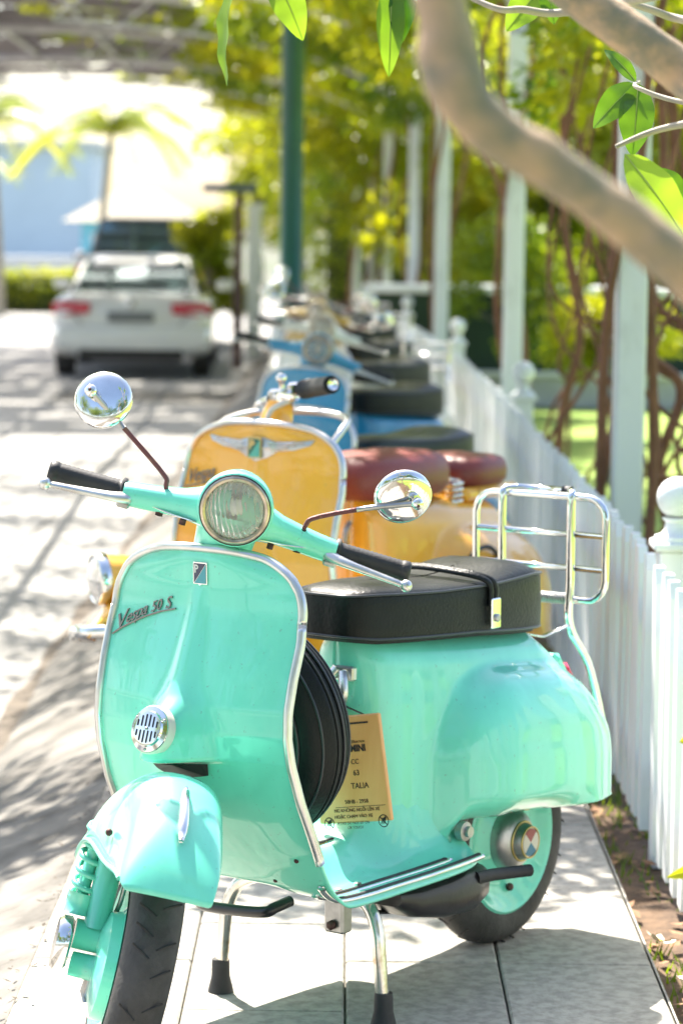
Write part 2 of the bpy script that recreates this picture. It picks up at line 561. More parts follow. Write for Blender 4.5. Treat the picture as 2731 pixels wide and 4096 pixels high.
# purlins and the lath roof on the road side
LATH = leafmat('grey_brown_roof_lath', (.13, .105, .105), (.17, .135, .135), .18, .7, scale=.8, tint=(1.1, 1.0, 1.0))
roof = empty('lath_roof', (-3.2, 8.0, 3.3), 0, 'dim slatted roof of brownish laths on the arched pergola, top left', 'roof')
o = np.array(roof.location)
for t in (.12, .2, .28, .36, .44, .52, .6, .7, .8):
    b = MB().tube([np.array([arch(perg_x(Y), t)[0], Y, arch(perg_x(Y), t)[1]+.06])-o for Y in np.linspace(8.0, 41, 24)], .028, 6)
    b.build('purlin', IRON, roof)
cnt = 0
b2 = MB()
for i, Y in enumerate(np.arange(8.0, 41, .26)):
    t = .26+random.uniform(0, .06)
    while t < .90:
        t1 = min(.92, t+random.uniform(.05, .22))
        if random.random() < (.98 if Y > 24 else 0):
            b = MB()
            pts = [np.array([arch(perg_x(Y), u)[0], Y, arch(perg_x(Y), u)[1]+.115])-o for u in np.linspace(t, t1, max(2, int((t1-t)/.04)))]
            for p, q in zip(pts[:-1], pts[1:]):
                c = (p+q)/2; d = q-p
                b.box(c, (np.linalg.norm(d)+.004, .215, .018), rot=axrot((0, 1, 0), math.atan2(-d[2], d[0])))
            b.build('lath', LATH, roof, smooth=False)
        t = t1+random.uniform(.004, .03)

# vines: one plant climbs each post and spreads over the arch -----------------
for k, (px, Y) in enumerate(PERG):
    f = empty('climbing_vine', (px+.12, Y, -.06), 0, 'leafy vine climbing the pergola post, '+('nearest, at the right' if k == 0 else perg[k]+(' from the camera' if k < 6 else ''))+', spreading over its arch', 'vine', 'vines on the pergola')
    cen, rad = [], []
    g = np.random.default_rng(40+k)
    nC = 46 if k else 30
    for i in range(nC):
        t = g.uniform(.015, .30)**1.0
        x, z = arch(0, t)
        yy = g.uniform(-2.6 if k else -.9, 2.7)
        cen.append((x-.12, yy, z+.24+g.uniform(-.14, .14))); s = g.uniform(.22, .50)
        rad.append((s, s*1.1, s*.45))
    for i in range(4 if k < 2 else 0):
        x, z = arch(0, g.uniform(.0, .06))
        cen.append((x+g.uniform(-.1, .3), g.uniform(-2.2, 2.4), g.uniform(1.9, 2.6))); s = g.uniform(.12, .26)
        rad.append((s*.8, s, s))
    for i in range(18 if k >= 2 else 0):       # growth hanging through the ribs
        t = g.uniform(.05, .34)
        x, z = arch(0, t)
        cen.append((x-.12, g.uniform(-2.6, 2.6), z+g.uniform(-.18, .12))); s = g.uniform(.18, .36)
        rad.append((s*1.2, s, s*.6))
    for i in range(64 if k < 3 else 9):         # thinner growth added over the roof to dapple the road
        t = g.uniform(.30, .80 if k < 3 else .50)
        x, z = arch(0, t)
        cen.append((x-.12, g.uniform(-2.6 if k else -.6, 2.6), z+.26)); s = g.uniform(.2, .46)
        rad.append((s, s*1.2, s*.35))
    V, F = leaf_cloud(30000 if k < 3 else 21000, cen, rad, .085, seed=70+k, outer=.15)
    fastmesh('foliage', V, F, LEAF_A if k % 2 else LEAF_Y, f)
    if k == 0:         # extra growth, unseen above the frame, added to shade fence and second scooter
        g2 = np.random.default_rng(5)
        cc, rr = [], []
        for i in range(26):
            cc.append((g2.uniform(-1.9, -.25), g2.uniform(-.75, 3.4), 3.02+g2.uniform(-.1, .25))); s = g2.uniform(.25, .45)
            rr.append((s, s, s*.4))
        V, F = leaf_cloud(15000, cc, rr, .10, seed=91, outer=.1)
        fastmesh('foliage', V, F, LEAF_A, f)
    for q in range(3):
        a = g.uniform(0, 6.28)
        pts = []
        for h in np.linspace(0, 2.6, 13):
            a += g.uniform(.1, .7)
            rr = .085+.10*(q > 1)*math.sin(h*1.2+q)**2
            pts.append((-.12+rr*math.cos(a)+.12*(q == 3), rr*math.sin(a)+.3*(q == 2)*math.sin(h), h))
        MB().tube(pts, [.018, .012], 6, smooth=3).build('stem', STEM, f)
# ------------------------------------------------------------------ scooters
CHROME = mat('chrome', (0.78, 0.77, 0.75), 0.09, 1.0, vary=0.06, scale=25, rvary=0.05)
ALU = mat('brushed_aluminium', (0.66, 0.65, 0.63), 0.33, 1.0, vary=0.10, scale=18, rvary=0.08)
STEEL = mat('dull_steel', (0.42, 0.41, 0.40), 0.38, 1.0, vary=0.2, scale=20)
RUST = mat('rusty_maroon_steel', (0.15, 0.045, 0.05), 0.55, 0.2, col2=(0.32, 0.14, 0.08), scale=70, bump=0.3, bscale=160, contrast=(0.55, 0.75))
BOLT = mat('rusty_bolt', (0.10, 0.05, 0.045), 0.6, 0.5, vary=0.3, scale=60)
RUBBER = mat('black_rubber', (0.022, 0.022, 0.024), 0.55, vary=0.25, scale=30, bump=0.08, bscale=200)
TYRE = mat('worn_tyre_rubber', (0.05, 0.048, 0.046), 0.72, vary=0.35, scale=14, bump=0.25, bscale=90)
LEATHER = mat('black_vinyl', (0.0085, 0.0105, 0.0105), 0.38, vary=0.25, scale=9, bump=0.22, bscale=170, rvary=0.08, spec=.22)
PIPING = mat('vinyl_piping', (0.03, 0.034, 0.04), 0.3)
BLACKP = mat('black_enamel', (0.018, 0.017, 0.018), 0.28, vary=0.3, scale=12, bump=0.06, bscale=60)
GLASSD = mat('dark_opening', (0.010, 0.012, 0.012), 0.6)
RED = mat('red_lamp_plastic', (0.62, 0.02, 0.05), 0.15, coat=0.4)
NAVY = mat('navy_enamel', (0.012, 0.022, 0.07), 0.2, coat=0.6)
TEALE = mat('teal_enamel', (0.03, 0.30, 0.36), 0.2, coat=0.6)
SCRIPT = mat('pewter_script', (0.25, 0.23, 0.21), 0.42, 0.9)
CREAMG = mat('cream_gasket', (0.62, 0.58, 0.50), 0.6)
GOLD = mat('brass_ring', (0.55, 0.42, 0.18), 0.3, 1.0)
WHITEE = mat('white_enamel', (0.75, 0.74, 0.70), 0.25)
REDE = mat('dark_red_enamel', (0.30, 0.05, 0.05), 0.3)
BLUEE = mat('blue_enamel', (0.03, 0.16, 0.26), 0.3)
BROWNL = mat('oxblood_leather', (0.20, 0.038, 0.030), 0.42, vary=0.18, scale=7, bump=0.12, bscale=120, rvary=0.06)

def lens_material():
    m = bpy.data.materials.new('fluted_glass'); m.use_nodes = True
    nt = m.node_tree; b = nt.nodes['Principled BSDF']
    b.inputs['Base Color'].default_value = (0.80, 0.77, 0.72, 1)
    b.inputs['Roughness'].default_value = 0.10
    b.inputs['Transmission Weight'].default_value = 0.72
    b.inputs['IOR'].default_value = 1.3
    tc = nt.nodes.new('ShaderNodeTexCoord')
    w = nt.nodes.new('ShaderNodeTexWave'); w.bands_direction = 'Y'
    w.inputs['Scale'].default_value = 45; w.inputs['Distortion'].default_value = 2.5
    w.inputs['Detail'].default_value = 1.0
    nt.links.new(tc.outputs['Object'], w.inputs['Vector'])
    bp = nt.nodes.new('ShaderNodeBump'); bp.inputs['Strength'].default_value = 0.8
    bp.inputs['Distance'].default_value = 0.002
    nt.links.new(w.outputs['Fac'], bp.inputs['Height'])
    nt.links.new(bp.outputs[0], b.inputs['Normal'])
    return m
LENS = lens_material()
REFLECTOR = mat('lamp_reflector', (0.86, 0.80, 0.72), 0.42, 0.55, vary=0.15, scale=50, bump=0.5, bscale=60)

def paint(name, col, vary=0.05):
    """old brushed-on enamel: faint vertical streaks, dust specks, slightly wavy gloss"""
    if name in MATS:
        return MATS[name]
    m = mat(name, col, 0.36, 0.0, coat=1.0, vary=vary, scale=2.2, stretch=(1, 1, 0.3), bump=0.012, bscale=16, detail=3, rvary=0.06)
    nt = m.node_tree; b = nt.nodes['Principled BSDF']
    src = b.inputs['Base Color'].links[0].from_socket
    tc = nt.nodes.new('ShaderNodeTexCoord')
    def layer(scale, st, lo, hi, colr, amount, src):
        mp = nt.nodes.new('ShaderNodeMapping'); mp.inputs['Scale'].default_value = st
        nt.links.new(tc.outputs['Object'], mp.inputs[0])
        n = nt.nodes.new('ShaderNodeTexNoise'); n.inputs['Scale'].default_value = scale; n.inputs['Detail'].default_value = 5
        nt.links.new(mp.outputs[0], n.inputs['Vector'])
        r = nt.nodes.new('ShaderNodeMapRange'); r.inputs[1].default_value, r.inputs[2].default_value = lo, hi
        r.inputs[4].default_value = amount
        nt.links.new(n.outputs['Fac'], r.inputs[0])
        x = nt.nodes.new('ShaderNodeMix'); x.data_type = 'RGBA'
        x.inputs[7].default_value = (*colr, 1)
        nt.links.new(r.outputs[0], x.inputs[0]); nt.links.new(src, x.inputs[6])
        return x.outputs[2]
    lt = tuple(min(1, c*1.25+.05) for c in col)
    src = layer(26, (1, 1, .10), .50, .72, lt, .22, src)                      # brush streaks
    src = layer(130, (1, 1, 1), .66, .74, (.16, .13, .09), .35, src)           # specks of dirt and chips
    src = layer(7, (1, 1, .5), .52, .75, tuple(c*.86 for c in col), .45, src)  # uneven ageing
    nt.links.new(src, b.inputs['Base Color'])
    return m

def steerer(theta, rake, P0=(.83, 0, .84)):
    M = axrot((-math.sin(R(rake)), 0, math.cos(R(rake))), R(theta))
    P0 = np.array(P0)
    return lambda q: M@(np.array(q, float)-P0)+P0

# --- leg shield and floor: one pressed sheet -------------------------------
_edge = np.array([  # edge x, z, half width
    (.866, .845, .000), (.866, .818, .150), (.864, .785, .186), (.868, .744, .199), (.878, .703, .204), (.896, .648, .203),
    (.909, .593, .202), (.911, .550, .203), (.904, .506, .205), (.881, .438, .208), (.854, .383, .209), (.829, .330, .209),
    (.812, .300, .209), (.793, .274, .209), (.768, .257, .209), (.735, .249, .208), (.66, .246, .207), (.58, .246, .206),
    (.50, .246, .205), (.42, .247, .203), (.36, .249, .196), (.325, .251, .175), (.312, .252, .14)])
_ez = _edge[:12]
def sh_edge_x(z):
    return np.interp(z, _ez[::-1, 1], _ez[::-1, 0])
def sh_w(z):
    z = np.asarray(z, float)
    t = np.clip((.845-z)/.112, 1e-4, 1)
    return np.where(t < 1, .2*(1-(1-t)**2.6)**(1/2.6), np.interp(z, _ez[::-1, 1], _ez[::-1, 2]))
_az = [.33, .40, .45, .492, .4985, .505, .511, .560, .575, .597, .610, .633, .69, .745, .80]
_aa = [0, .008, .012, .020, .024, .086, .088, .074, .060, .034, .022, .014, .011, .006, 0]
_sz = [.33, .45, .51, .56, .597, .65, .75]
_sa = [.06, .058, .056, .044, .036, .024, .018]
def sh_x(y, z):
    """front face of the leg shield"""
    w = np.maximum(sh_w(z), 1e-3)
    conv = np.interp(z, [.30, .40, .5, .83, .845], [.016, .026, .03, .026, .022])
    a = np.interp(z, _az, _aa); s = np.interp(z, _sz, _sa)
    return sh_edge_x(z)+conv*(1-np.clip(np.abs(y)/np.maximum(w, .12), 0, 1)**2)+a*np.exp(-(np.abs(y)/s)**2.6)

def body_plan(x):
    return np.interp(x, [-.28, -.24, -.16, -.08, 0, .1, .25, .35, .42], [.045, .064, .088, .102, .112, .118, .118, .106, .088])
def floor_d(x, y):
    return np.hypot(np.maximum(0, x-.42), y)-body_plan(np.minimum(x, .42))

def shield_sheet():
    u = np.linspace(-1, 1, 97)
    u = np.sign(u)*np.abs(u)**1.25
    rows = []
    zs = np.concatenate([.845-.112*np.linspace(.02, 1, 16)**1.6, np.linspace(.725, .62, 10), np.linspace(.612, .515, 18),
                         np.linspace(.512, .488, 14), np.linspace(.478, .335, 14)])
    for z in zs:
        y = u*sh_w(z)
        rows.append(np.stack([sh_x(y, z), y, np.full_like(y, z)], 1))
    E = catmull(_edge[10:], 6)
    E = E[6:]
    for i, (xe, z, w) in enumerate(E):
        k = i/len(E)
        y = u*w
        conv = .019*max(0, 1-i/26)
        x = xe+conv*(1-np.clip(np.abs(y)/.2, 0, 1)**2)
        zz = np.full_like(y, z)
        if xe < .80:
            hump = .05*sstep(.80, .70, xe)
            zz = zz+hump*sstep(.125, .05, np.abs(y))
            d = np.clip(floor_d(xe, np.abs(y)), 0, None)
            r = .085
            zz = zz+np.where(d < r, (r-np.sqrt(np.maximum(r*r-(r-d)**2, 0)))*.9, 0)
        zz = zz-.010*sstep(.93, 1.0, np.abs(u))*sstep(.80, .74, xe)
        rows.append(np.stack([x, y, zz], 1))
    return np.array(rows)

def rear_body():
    """monocoque under the seat with the two cowl bulges and the tail"""
    xs = np.concatenate([np.linspace(-.265, -.2, 16), np.linspace(-.19, .30, 44), np.linspace(.31, .42, 16), .42+.088*np.sin(np.linspace(.1, np.pi/2, 14))])
    zt_ = lambda x: np.interp(x, [-.266, -.258, -.237, -.182, -.130, -.088, -.048, -.015, .015, .2, .47, .52], [.285, .305, .352, .435, .50, .550, .590, .612, .627, .642, .662, .664])
    zb_ = lambda x: np.interp(x, [-.27, .0, .2, .305, .325, .350, .37, .52], [.278, .294, .311, .314, .308, .268, .245, .245])
    half = []
    for x in xs:
        zt, zb = float(zt_(x)), float(zb_(x))
        n = 66
        rt = min(.052, (zt-zb)*.9)
        # samples: rounded crown then the side
        a = np.linspace(0, np.pi/2, 12)
        cz = zt-rt*(1-np.cos(a)); cy = np.sin(a)
        sz = np.linspace(zt-rt, zb, n-12+1)[1:]
        z = np.concatenate([cz, sz]); cap = np.concatenate([cy, np.ones_like(sz)])
        if x <= .42:
            W = float(body_plan(x))
        else:
            W = math.sqrt(max(.088**2-(x-.42)**2, 1e-8))
        W = W*(1-.10*sstep(.52, .66, z))
        # cowl bulge
        def bulge(xf, ztop, r, soft, amp):
            dx, dz = xf-x, ztop-z
            d = np.where((dx < r) & (dz < r), r-np.hypot(r-dx, r-dz), np.minimum(dx, dz))
            t = np.clip(d/soft, 0, 1)
            return amp*(.55*np.sqrt(1-(1-t)**2)*sstep(0, .3, t)+.45*sstep(0, 1, np.clip(d/(soft*2.2), 0, 1)))
        zt1 = .572-.10*max(0, .22-x)**1.2-.42*max(0, .12-x)**2
        zt2 = float(np.interp(x, [-.34, .4], [.385, .462]))
        fade = float(np.interp(x, [-.28, -.23, -.15, -.06], [.25, .5, .87, 1]))
        W = W+bulge(.360, zt1+.004, .17, .052, .086*fade)+bulge(.285, zt2, .06, .018, .006*fade)
        lowcurl = np.clip(1-(z-zb)/.045, 0, 1)**2
        W = W*(1-(.20 if x > .1 else .20*max(0, (x+.05)/.15))*lowcurl*(x < .345))
        y = W*cap
        half.append(np.stack([np.full_like(z, x), y, z], 1))
    half = np.array(half)
    for _ in range(9):
        q = half.copy()
        q[1:-1, 1:-1] = .5*half[1:-1, 1:-1]+.125*(half[:-2, 1:-1]+half[2:, 1:-1]+half[1:-1, :-2]+half[1:-1, 2:])
        half[:, :, 1] = q[:, :, 1]
    right = half.copy(); right[:, :, 1] *= -1
    P = np.concatenate([half[:, ::-1], right[:, 1:]], 1)
    return P

def seat_mesh(zoff=0.0):
    """bench seat: plan outline, bulged top, flat sides; returns MB and top/bottom outlines"""
    def outline(grow):
        pts = []
        L = [(.548, .0), (.548, .030), (.540, .054), (.510, .080), (.44, .103), (.34, .118), (.25, .124), (.15, .124), (.05, .116), (-.005, .098), (-.028, .06), (-.034, 0)]
        c = catmull([(a, b, 0) for a, b in L], 7)
        full = np.concatenate([c, (c*np.array([1, -1, 1]))[::-1][1:-1]])
        ctr = np.array([.3, 0, 0])
        return ctr+(full-ctr)*np.array([1+grow*.35, 1+grow, 1])
    def ztop(x): return np.interp(x, [-.04, .05, .2, .35, .5, .64], [.728, .734, .729, .730, .736, .733])+zoff
    def zbot(x): return np.interp(x, [-.04, .1, .25, .4, .5, .6, .64], [.622, .630, .642, .648, .652, .664, .668])+zoff
    o1 = outline(0)
    rings = []
    for k, (g, f) in enumerate([(-.02, 0), (0, .06), (.005, .35), (-.005, .7), (-.01, .93), (-.03, 1.0)]):
        o = outline(g)
        o[:, 2] = zbot(o[:, 0])*(1-f)+ztop(o[:, 0])*f
        rings.append(o)
    for g, up in [(-.12, .006), (-.30, .011), (-.52, .014), (-.75, .015), (-.97, .0155)]:
        ctr = np.array([.3, 0, 0])
        o = ctr+(o1-ctr)*np.array([1+g*.55, 1+g, 1])
        hump = .010*np.exp(-((o[:, 0]-.06)/.09)**2)-.006*np.exp(-((o[:, 0]-.25)/.08)**2)
        o[:, 2] = ztop(o[:, 0])+up+hump*min(1, -g*3)
        rings.append(o)
    b = MB().grid(np.array(rings), cv=True)
    top = outline(-.004); top[:, 2] = ztop(top[:, 0])-.001
    bot = outline(-.008); bot[:, 2] = zbot(bot[:, 0])+.004
    return b, top, bot

def wheel(parent, name, c, rim_m, r=.205, hw=.043, S=None, hubcap=True, treads=True):
    """scooter wheel with axis along y; front wheel is turned by S"""
    f = S if S else (lambda q: q)
    ax = (0, 1, 0)
    ri = r-.078
    prof = [(ri, hw-.012), (ri+.018, hw-.002), (ri+.04, hw), (r-.022, hw-.004), (r-.008, hw-.014), (r, hw-.028), (r+.002, 0),
            (r, -hw+.028), (r-.008, -hw+.014), (r-.022, -hw+.004), (ri+.04, -hw), (ri+.018, -hw+.002), (ri, -hw+.012)]
    t = MB().lathe(prof, c, ax, 56).xf(f).build(name, TYRE, parent, angle=50)
    if treads:
        g = MB()
        for k in range(30):
            a = 2*np.pi*(k+.25*math.sin(k*7.3))/30
            for sgn in (-1, 1):
                if (k*5+sgn) % 4 == 0:
                    continue
                pts = []
                for j in range(4):
                    yy = sgn*(.004+.0095*j); aa = a+sgn*.0+.05*j/1.6+(.07 if sgn > 0 else 0)
                    rad = r+.0006-.0022*(j/3)**2*1.7
                    pts.append((c[0]+rad*np.cos(aa), c[1]+yy, c[2]+rad*np.sin(aa)))
                g.tube(pts, .0019, 4)
        g.xf(f).build('tread_groove', mat('tread_shadow', (.028, .027, .027), .8), t, kind='stuff')
    rm = MB().lathe([(ri+.022, hw-.004), (ri+.014, hw+.001), (ri+.004, hw-.004), (ri-.008, hw-.018), (ri-.03, hw-.026), (ri-.045, hw-.022), (.066, hw-.012), (.04, hw-.006), (.0, hw-.006)], c, ax, 48)
    rm.lathe([(ri+.014, -hw), (ri+.002, -hw+.006), (ri-.01, -hw+.02), (.09, -hw+.006), (.085, -hw-.012), (.05, -hw-.022), (.0, -hw-.022)], c, ax, 48)
    rm.xf(f).build('rim', rim_m, t, angle=40)
    if hubcap:
        cp = MB().lathe([(.062, hw-.012), (.060, hw+.002), (.053, hw+.014), (.040, hw+.022), (.037, hw+.023), (.033, hw+.036), (.030, hw+.040), (0, hw+.041)], c, ax, 36)
        cp.xf(f)
        h = cp.build('hub_cap', STEEL, t, angle=35)
        MB().lathe([(.0315, hw+.0395), (.0315, hw+.0425), (.0285, hw+.0425), (.0285, hw+.0405)], c, ax, 32).xf(f).build('hub_cap_ring', GOLD, t)
        MB().lathe([(.039, hw+.0225), (.0405, hw+.0245), (.038, hw+.0265), (.0365, hw+.0245)], c, ax, 32).xf(f).build('hub_cap_ring', GOLD, t)
        cols = [REDE, CREAMG, BLUEE, CREAMG]
        for k in range(4):
            a0 = R(45+k*90)
            q = [(c[0], c[1]+hw+.0425, c[2])]+[(c[0]-.0265*np.cos(a0+t_), c[1]+hw+.0425, c[2]+.0265*np.sin(a0+t_)) for t_ in np.linspace(0, np.pi/2, 7)]
            MB().add([f(np.array(v)) for v in q], [tuple(range(8))]).build('emblem', cols[k], t)
        MB().ball((c[0]+.085, c[1]+hw-.018, c[2]-.055), .008, 8, 6).xf(f).build('wheel_nut', STEEL, t)
        MB().ball((c[0]-.02, c[1]+hw-.018, c[2]-.10), .008, 8, 6).xf(f).build('wheel_nut', BOLT, t)
    return t

def fork_and_fender(root, pm, Sw, detail=True, style='small'):
    ax_ = np.array([1.17, 0, .205])
    # fender ---------------------------------------------------------------
    phis = np.linspace(R(43), R(152), 56)
    rows = []
    for ph in phis:
        dg = math.degrees(ph)
        Rf = np.interp(dg, [33, 60, 90, 120, 152], [.292, .314, .330, .322, .29])
        b = np.interp(dg, [33, 45, 60, 90, 120, 152], [.068, .080, .088, .092, .090, .078])
        dirv = np.array([np.cos(ph)*.42, 0, np.sin(ph)]); dirv /= np.linalg.norm(dirv)
        top = ax_+np.array([np.cos(ph), 0, np.sin(ph)])*Rf
        def drop(zx, zz):      # how far the skirt hangs before it meets its lower edge
            d = .1
            for _ in range(12):
                d = max(.004, (top[2]-np.interp(top[0]-dirv[0]*d, zx, zz))/dirv[2])
            return d
        hr = drop([.90, .98, 1.04, 1.09, 1.13, 1.18, 1.24, 1.32, 1.42], [.30, .305, .335, .375, .395, .396, .392, .412, .440])   # right skirt, arched over the spring
        hl = drop([.90, 1.0, 1.1, 1.25, 1.42], [.415, .41, .41, .425, .455])
        t = np.linspace(0, 1, 17)
        ang = t*np.pi/2
        n = 2.7
        yy = b*np.sin(ang)**(2/n)
        dd = 1-np.cos(ang)**(2/n)
        sec = []
        for k in range(16, -1, -1):        # right side, y negative
            flare = .034*sstep(.35, 1, k/16)*sstep(62, 112, dg)
            sec.append((-(yy[k]+flare), dd[k]*hr))
        for k in range(1, 17):
            sec.append((yy[k]*(1-.20*(k/16)**2), dd[k]*hl))
        er, et = np.array([np.cos(ph), 0, np.sin(ph)]), None
        # the front skirt hangs straight down rather than to the axle
        row = []
        for y, d in sec:
            row.append(top+np.array([0, y, 0])-dirv*d)
        rows.append(row)
    G = np.array(rows)
    for _ in range(22):
        q = G.copy()
        q[1:-1, 1:-1] = .5*G[1:-1, 1:-1]+.125*(G[:-2, 1:-1]+G[2:, 1:-1]+G[1:-1, :-2]+G[1:-1, 2:])
        for e in (0, -1):
            q[1:-1, e] = .5*G[1:-1, e]+.25*(G[:-2, e]+G[2:, e])
            q[e, 1:-1] = .5*G[e, 1:-1]+.25*(G[e, :-2]+G[e, 2:])
        # pull the lower front corners in
        q[0, 0] = (q[0, 1]+q[1, 0])/2; q[0, -1] = (q[0, -2]+q[1, -1])/2
        G = q
    rows = G
    fb = MB().grid(G)
    fb.xf(Sw)
    fd = fb.build('fender', pm, root)
    mod(fd, 'SOLIDIFY', thickness=.004, offset=1.0)
    # rolled lip round the spring opening
    edge = [rows[i][0] for i in range(len(rows))]
    MB().tube(edge[2:50], .0045, 6).xf(Sw).build('fender_lip', pm, fd)
    # chrome crest on the fender crown
    pts = []
    for d in np.linspace(60, 82, 9):
        Rf = np.interp(d, [33, 60, 90, 120, 152], [.292, .314, .330, .322, .29])+.006
        pts.append(ax_+np.array([np.cos(R(d))*Rf, 0, np.sin(R(d))*Rf]))
    if style == 'small':
        MB().tube(pts, [.004, .0075, .0085, .0085, .008, .0075, .007, .006, .003], 10).xf(Sw).build('fender_crest', CHROME, fd)
    MB().ball(ax_+np.array([.06, -.100, .235]), .006, 8, 6).xf(Sw).build('fender_bolt', BOLT, fd)
    # wheel ----------------------------------------------------------------
    wheel(root, 'front_wheel', tuple(ax_), pm, S=Sw, hubcap=False)
    # fork link, spring and damper on the right of the wheel --------------
    fk = MB().tube([(1.085, -.074, .44), (1.110, -.074, .36), (1.128, -.072, .25)], [.021, .021, .021], 14)
    fk.tube([(1.128, -.104, .232), (1.128, -.024, .232)], .025, 16)
    fk.xf(Sw)
    fo = fk.build('fork_tube', pm, root)
    sp = []
    for k in range(73):
        a = 2*np.pi*k/12
        s = k/72
        base = np.array([1.085, -.100, .415])*(1-s)+np.array([1.112, -.106, .285])*s
        sp.append(base+.019*np.array([np.cos(a), np.sin(a), 0]))
    MB().tube(sp, .0048, 6).xf(Sw).build('coil_spring', pm, fo)
    MB().tube([(1.085, -.100, .42), (1.112, -.106, .29)], .011, 10).xf(Sw).build('damper', pm, fo)
    MB().tube([(1.111, -.106, .296), (1.118, -.107, .262)], .022, 14).xf(Sw).build('spring_cup', pm, fo)
    MB().lathe([(0, .0), (.030, .0), (.034, .006), (.034, .020), (.030, .024), (0, .024)], (1.128, -.130, .222), (0, 1, 0), 24).xf(
        lambda v: Sw(np.array([1.128, 0, .222])+np.array([(v[0]-1.128)*1.1, v[1], (v[2]-.222)*1.35-.010]))).build('link_cover', CHROME, fo, angle=40)
    MB().tube([(1.145, -.098, .188), (1.155, -.038, .190)], [.020, .022], 14).xf(Sw).build('link_arm', pm, fo)
    MB().lathe([(0, -.035), (.074, -.035), (.080, -.03), (.080, .0), (0, .0)], (1.17, -.022, .205), (0, 1, 0), 32).xf(Sw).build('brake_drum', pm, fo, angle=40)
    MB().tube([(1.15, -.062, .178), (1.155, -.066, .150), (1.16, -.06, .135)], [.009, .007, .005], 8).xf(Sw).build('brake_arm', STEEL, fo)
    MB().tube([(1.12, -.045, .36), (1.12, -.043, .30), (1.12, -.050, .255), (1.15, -.060, .20), (1.165, -.062, .145)], .0045, 6, smooth=5).xf(Sw).build('brake_cable', STEEL, fo)
    return fd

def headset(root, pm, S, detail=True, seg=36):
    fwd = np.array([1.0, 0, -.02]); fwd /= np.linalg.norm(fwd)
    C = np.array([.915, .004, .929])
    hb = MB().lathe([(.003, -.100), (.028, -.095), (.047, -.075), (.058, -.045), (.0625, -.015), (.0632, .006), (.0615, .013), (.0575, .0145), (.0565, .006)], C, fwd, seg)
    # arms
    for s in (-1, 1):
        rings = []
        for k, (x, y, z, rx, rz) in enumerate([(.868, .010, .916, .046, .042), (.868, .040, .913, .044, .038), (.866, .062, .908, .034, .030), (.860, .085, .903, .028, .025),
                                               (.852, .120, .897, .0245, .0225), (.845, .150, .892, .0235, .0215), (.841, .178, .889, .0225, .0205), (.840, .184, .889, .020, .018)]):
            a = np.linspace(0, 2*np.pi, 18, endpoint=False)
            rings.append([(x+rx*np.sign(np.cos(t))*abs(np.cos(t))**.85, s*y, z+rz*np.sign(np.sin(t))*abs(np.sin(t))**.85) for t in a])
        g = np.array(rings)
        hb.grid(g if s < 0 else g[:, ::-1], cv=True)
        o = len(hb.V)-18
        hb.F.append(tuple(range(o, o+18)))
    # neck
    rings = []
    for (x, z, rx, ry) in [(.825, .800, .046, .047), (.836, .835, .046, .048), (.850, .862, .047, .050), (.866, .885, .049, .052), (.878, .91, .046, .05)]:
        a = np.linspace(0, 2*np.pi, 24, endpoint=False)
        rings.append([(x+rx*np.cos(t), ry*np.sin(t), z) for t in a])
    hb.grid(np.array(rings), cv=True)
    hb.xf(S)
    hs = hb.build('headset', pm, root, angle=60)
    # headlight
    rim = MB().lathe([(.0575, .012), (.0572, .0165), (.0545, .0175), (.0525, .0185), (.0515, .0165), (.0495, .0175), (.0485, .0145), (.049, .008)], C, fwd, seg).xf(S).build('headlight', mat('aged_lamp_rim', (0.50, 0.42, 0.33), .32, 1.0, vary=.35, scale=40), root)
    MB().lathe([(.0592, .0135), (.0592, .0158), (.0568, .0158)], C, fwd, seg).xf(S).build('lamp_gasket', GLASSD, rim)
    MB().lathe([(.0492, .0135), (.044, .0185), (.034, .0225), (.020, .0250), (.0, .0258)], C, fwd, seg).xf(S).build('lens', LENS, rim)
    MB().lathe([(.049, .010), (.043, -.012), (.032, -.028), (.016, -.037), (.0, -.039)], C, fwd, seg).xf(S).build('reflector', REFLECTOR, rim)
    MB().ball(C+fwd*(-.004), .015, 14, 10).xf(S).build('bulb', WHITEE, rim)
    MB().lathe([(.014, -.036), (.014, -.016), (.009, -.014), (0, -.014)], C, fwd, 14).xf(S).build('bulb_holder', STEEL, rim)
    for s in (-1, 1):
        # grip
        prof = [(.0, .181), (.021, .181), (.0225, .184), (.0225, .188), (.018, .190)]
        yy = np.linspace(.192, .298, 28)
        prof += [(.0166+(.0009 if i % 2 else 0), y) for i, y in enumerate(yy)]
        prof += [(.0185, .300), (.0185, .309), (.015, .313), (0, .313)]
        gb = MB().lathe([(r, h) for r, h in prof], (.832, 0, .8895), (0, s, 0), 18)
        gb.xf(lambda v: v+np.array([-.010*(abs(v[1])-.18), 0, -.010*(abs(v[1])-.18)]))
        gb.xf(S).build('grip', RUBBER, root, angle=50)
        # lever
        lv = MB().tube([(.846, s*.172, .886), (.856, s*.176, .884), (.864, s*.20, .8815), (.866, s*.25, .8775), (.866, s*.306, .873)],
                       [.011, .0145, .0115, .0088, .0072], 10, flat=.7, smooth=5)
        lv.ball((.866, s*.311, .8725), .0106, 14, 10)
        lo = lv.xf(S).build('brake_lever' if s < 0 else 'clutch_lever', ALU, root)
        if detail:
            MB().box((.855, s*.178, .872), (.02, .022, .010), bev=.003).xf(S).build('lever_pivot', STEEL, lo, angle=30)
    return hs

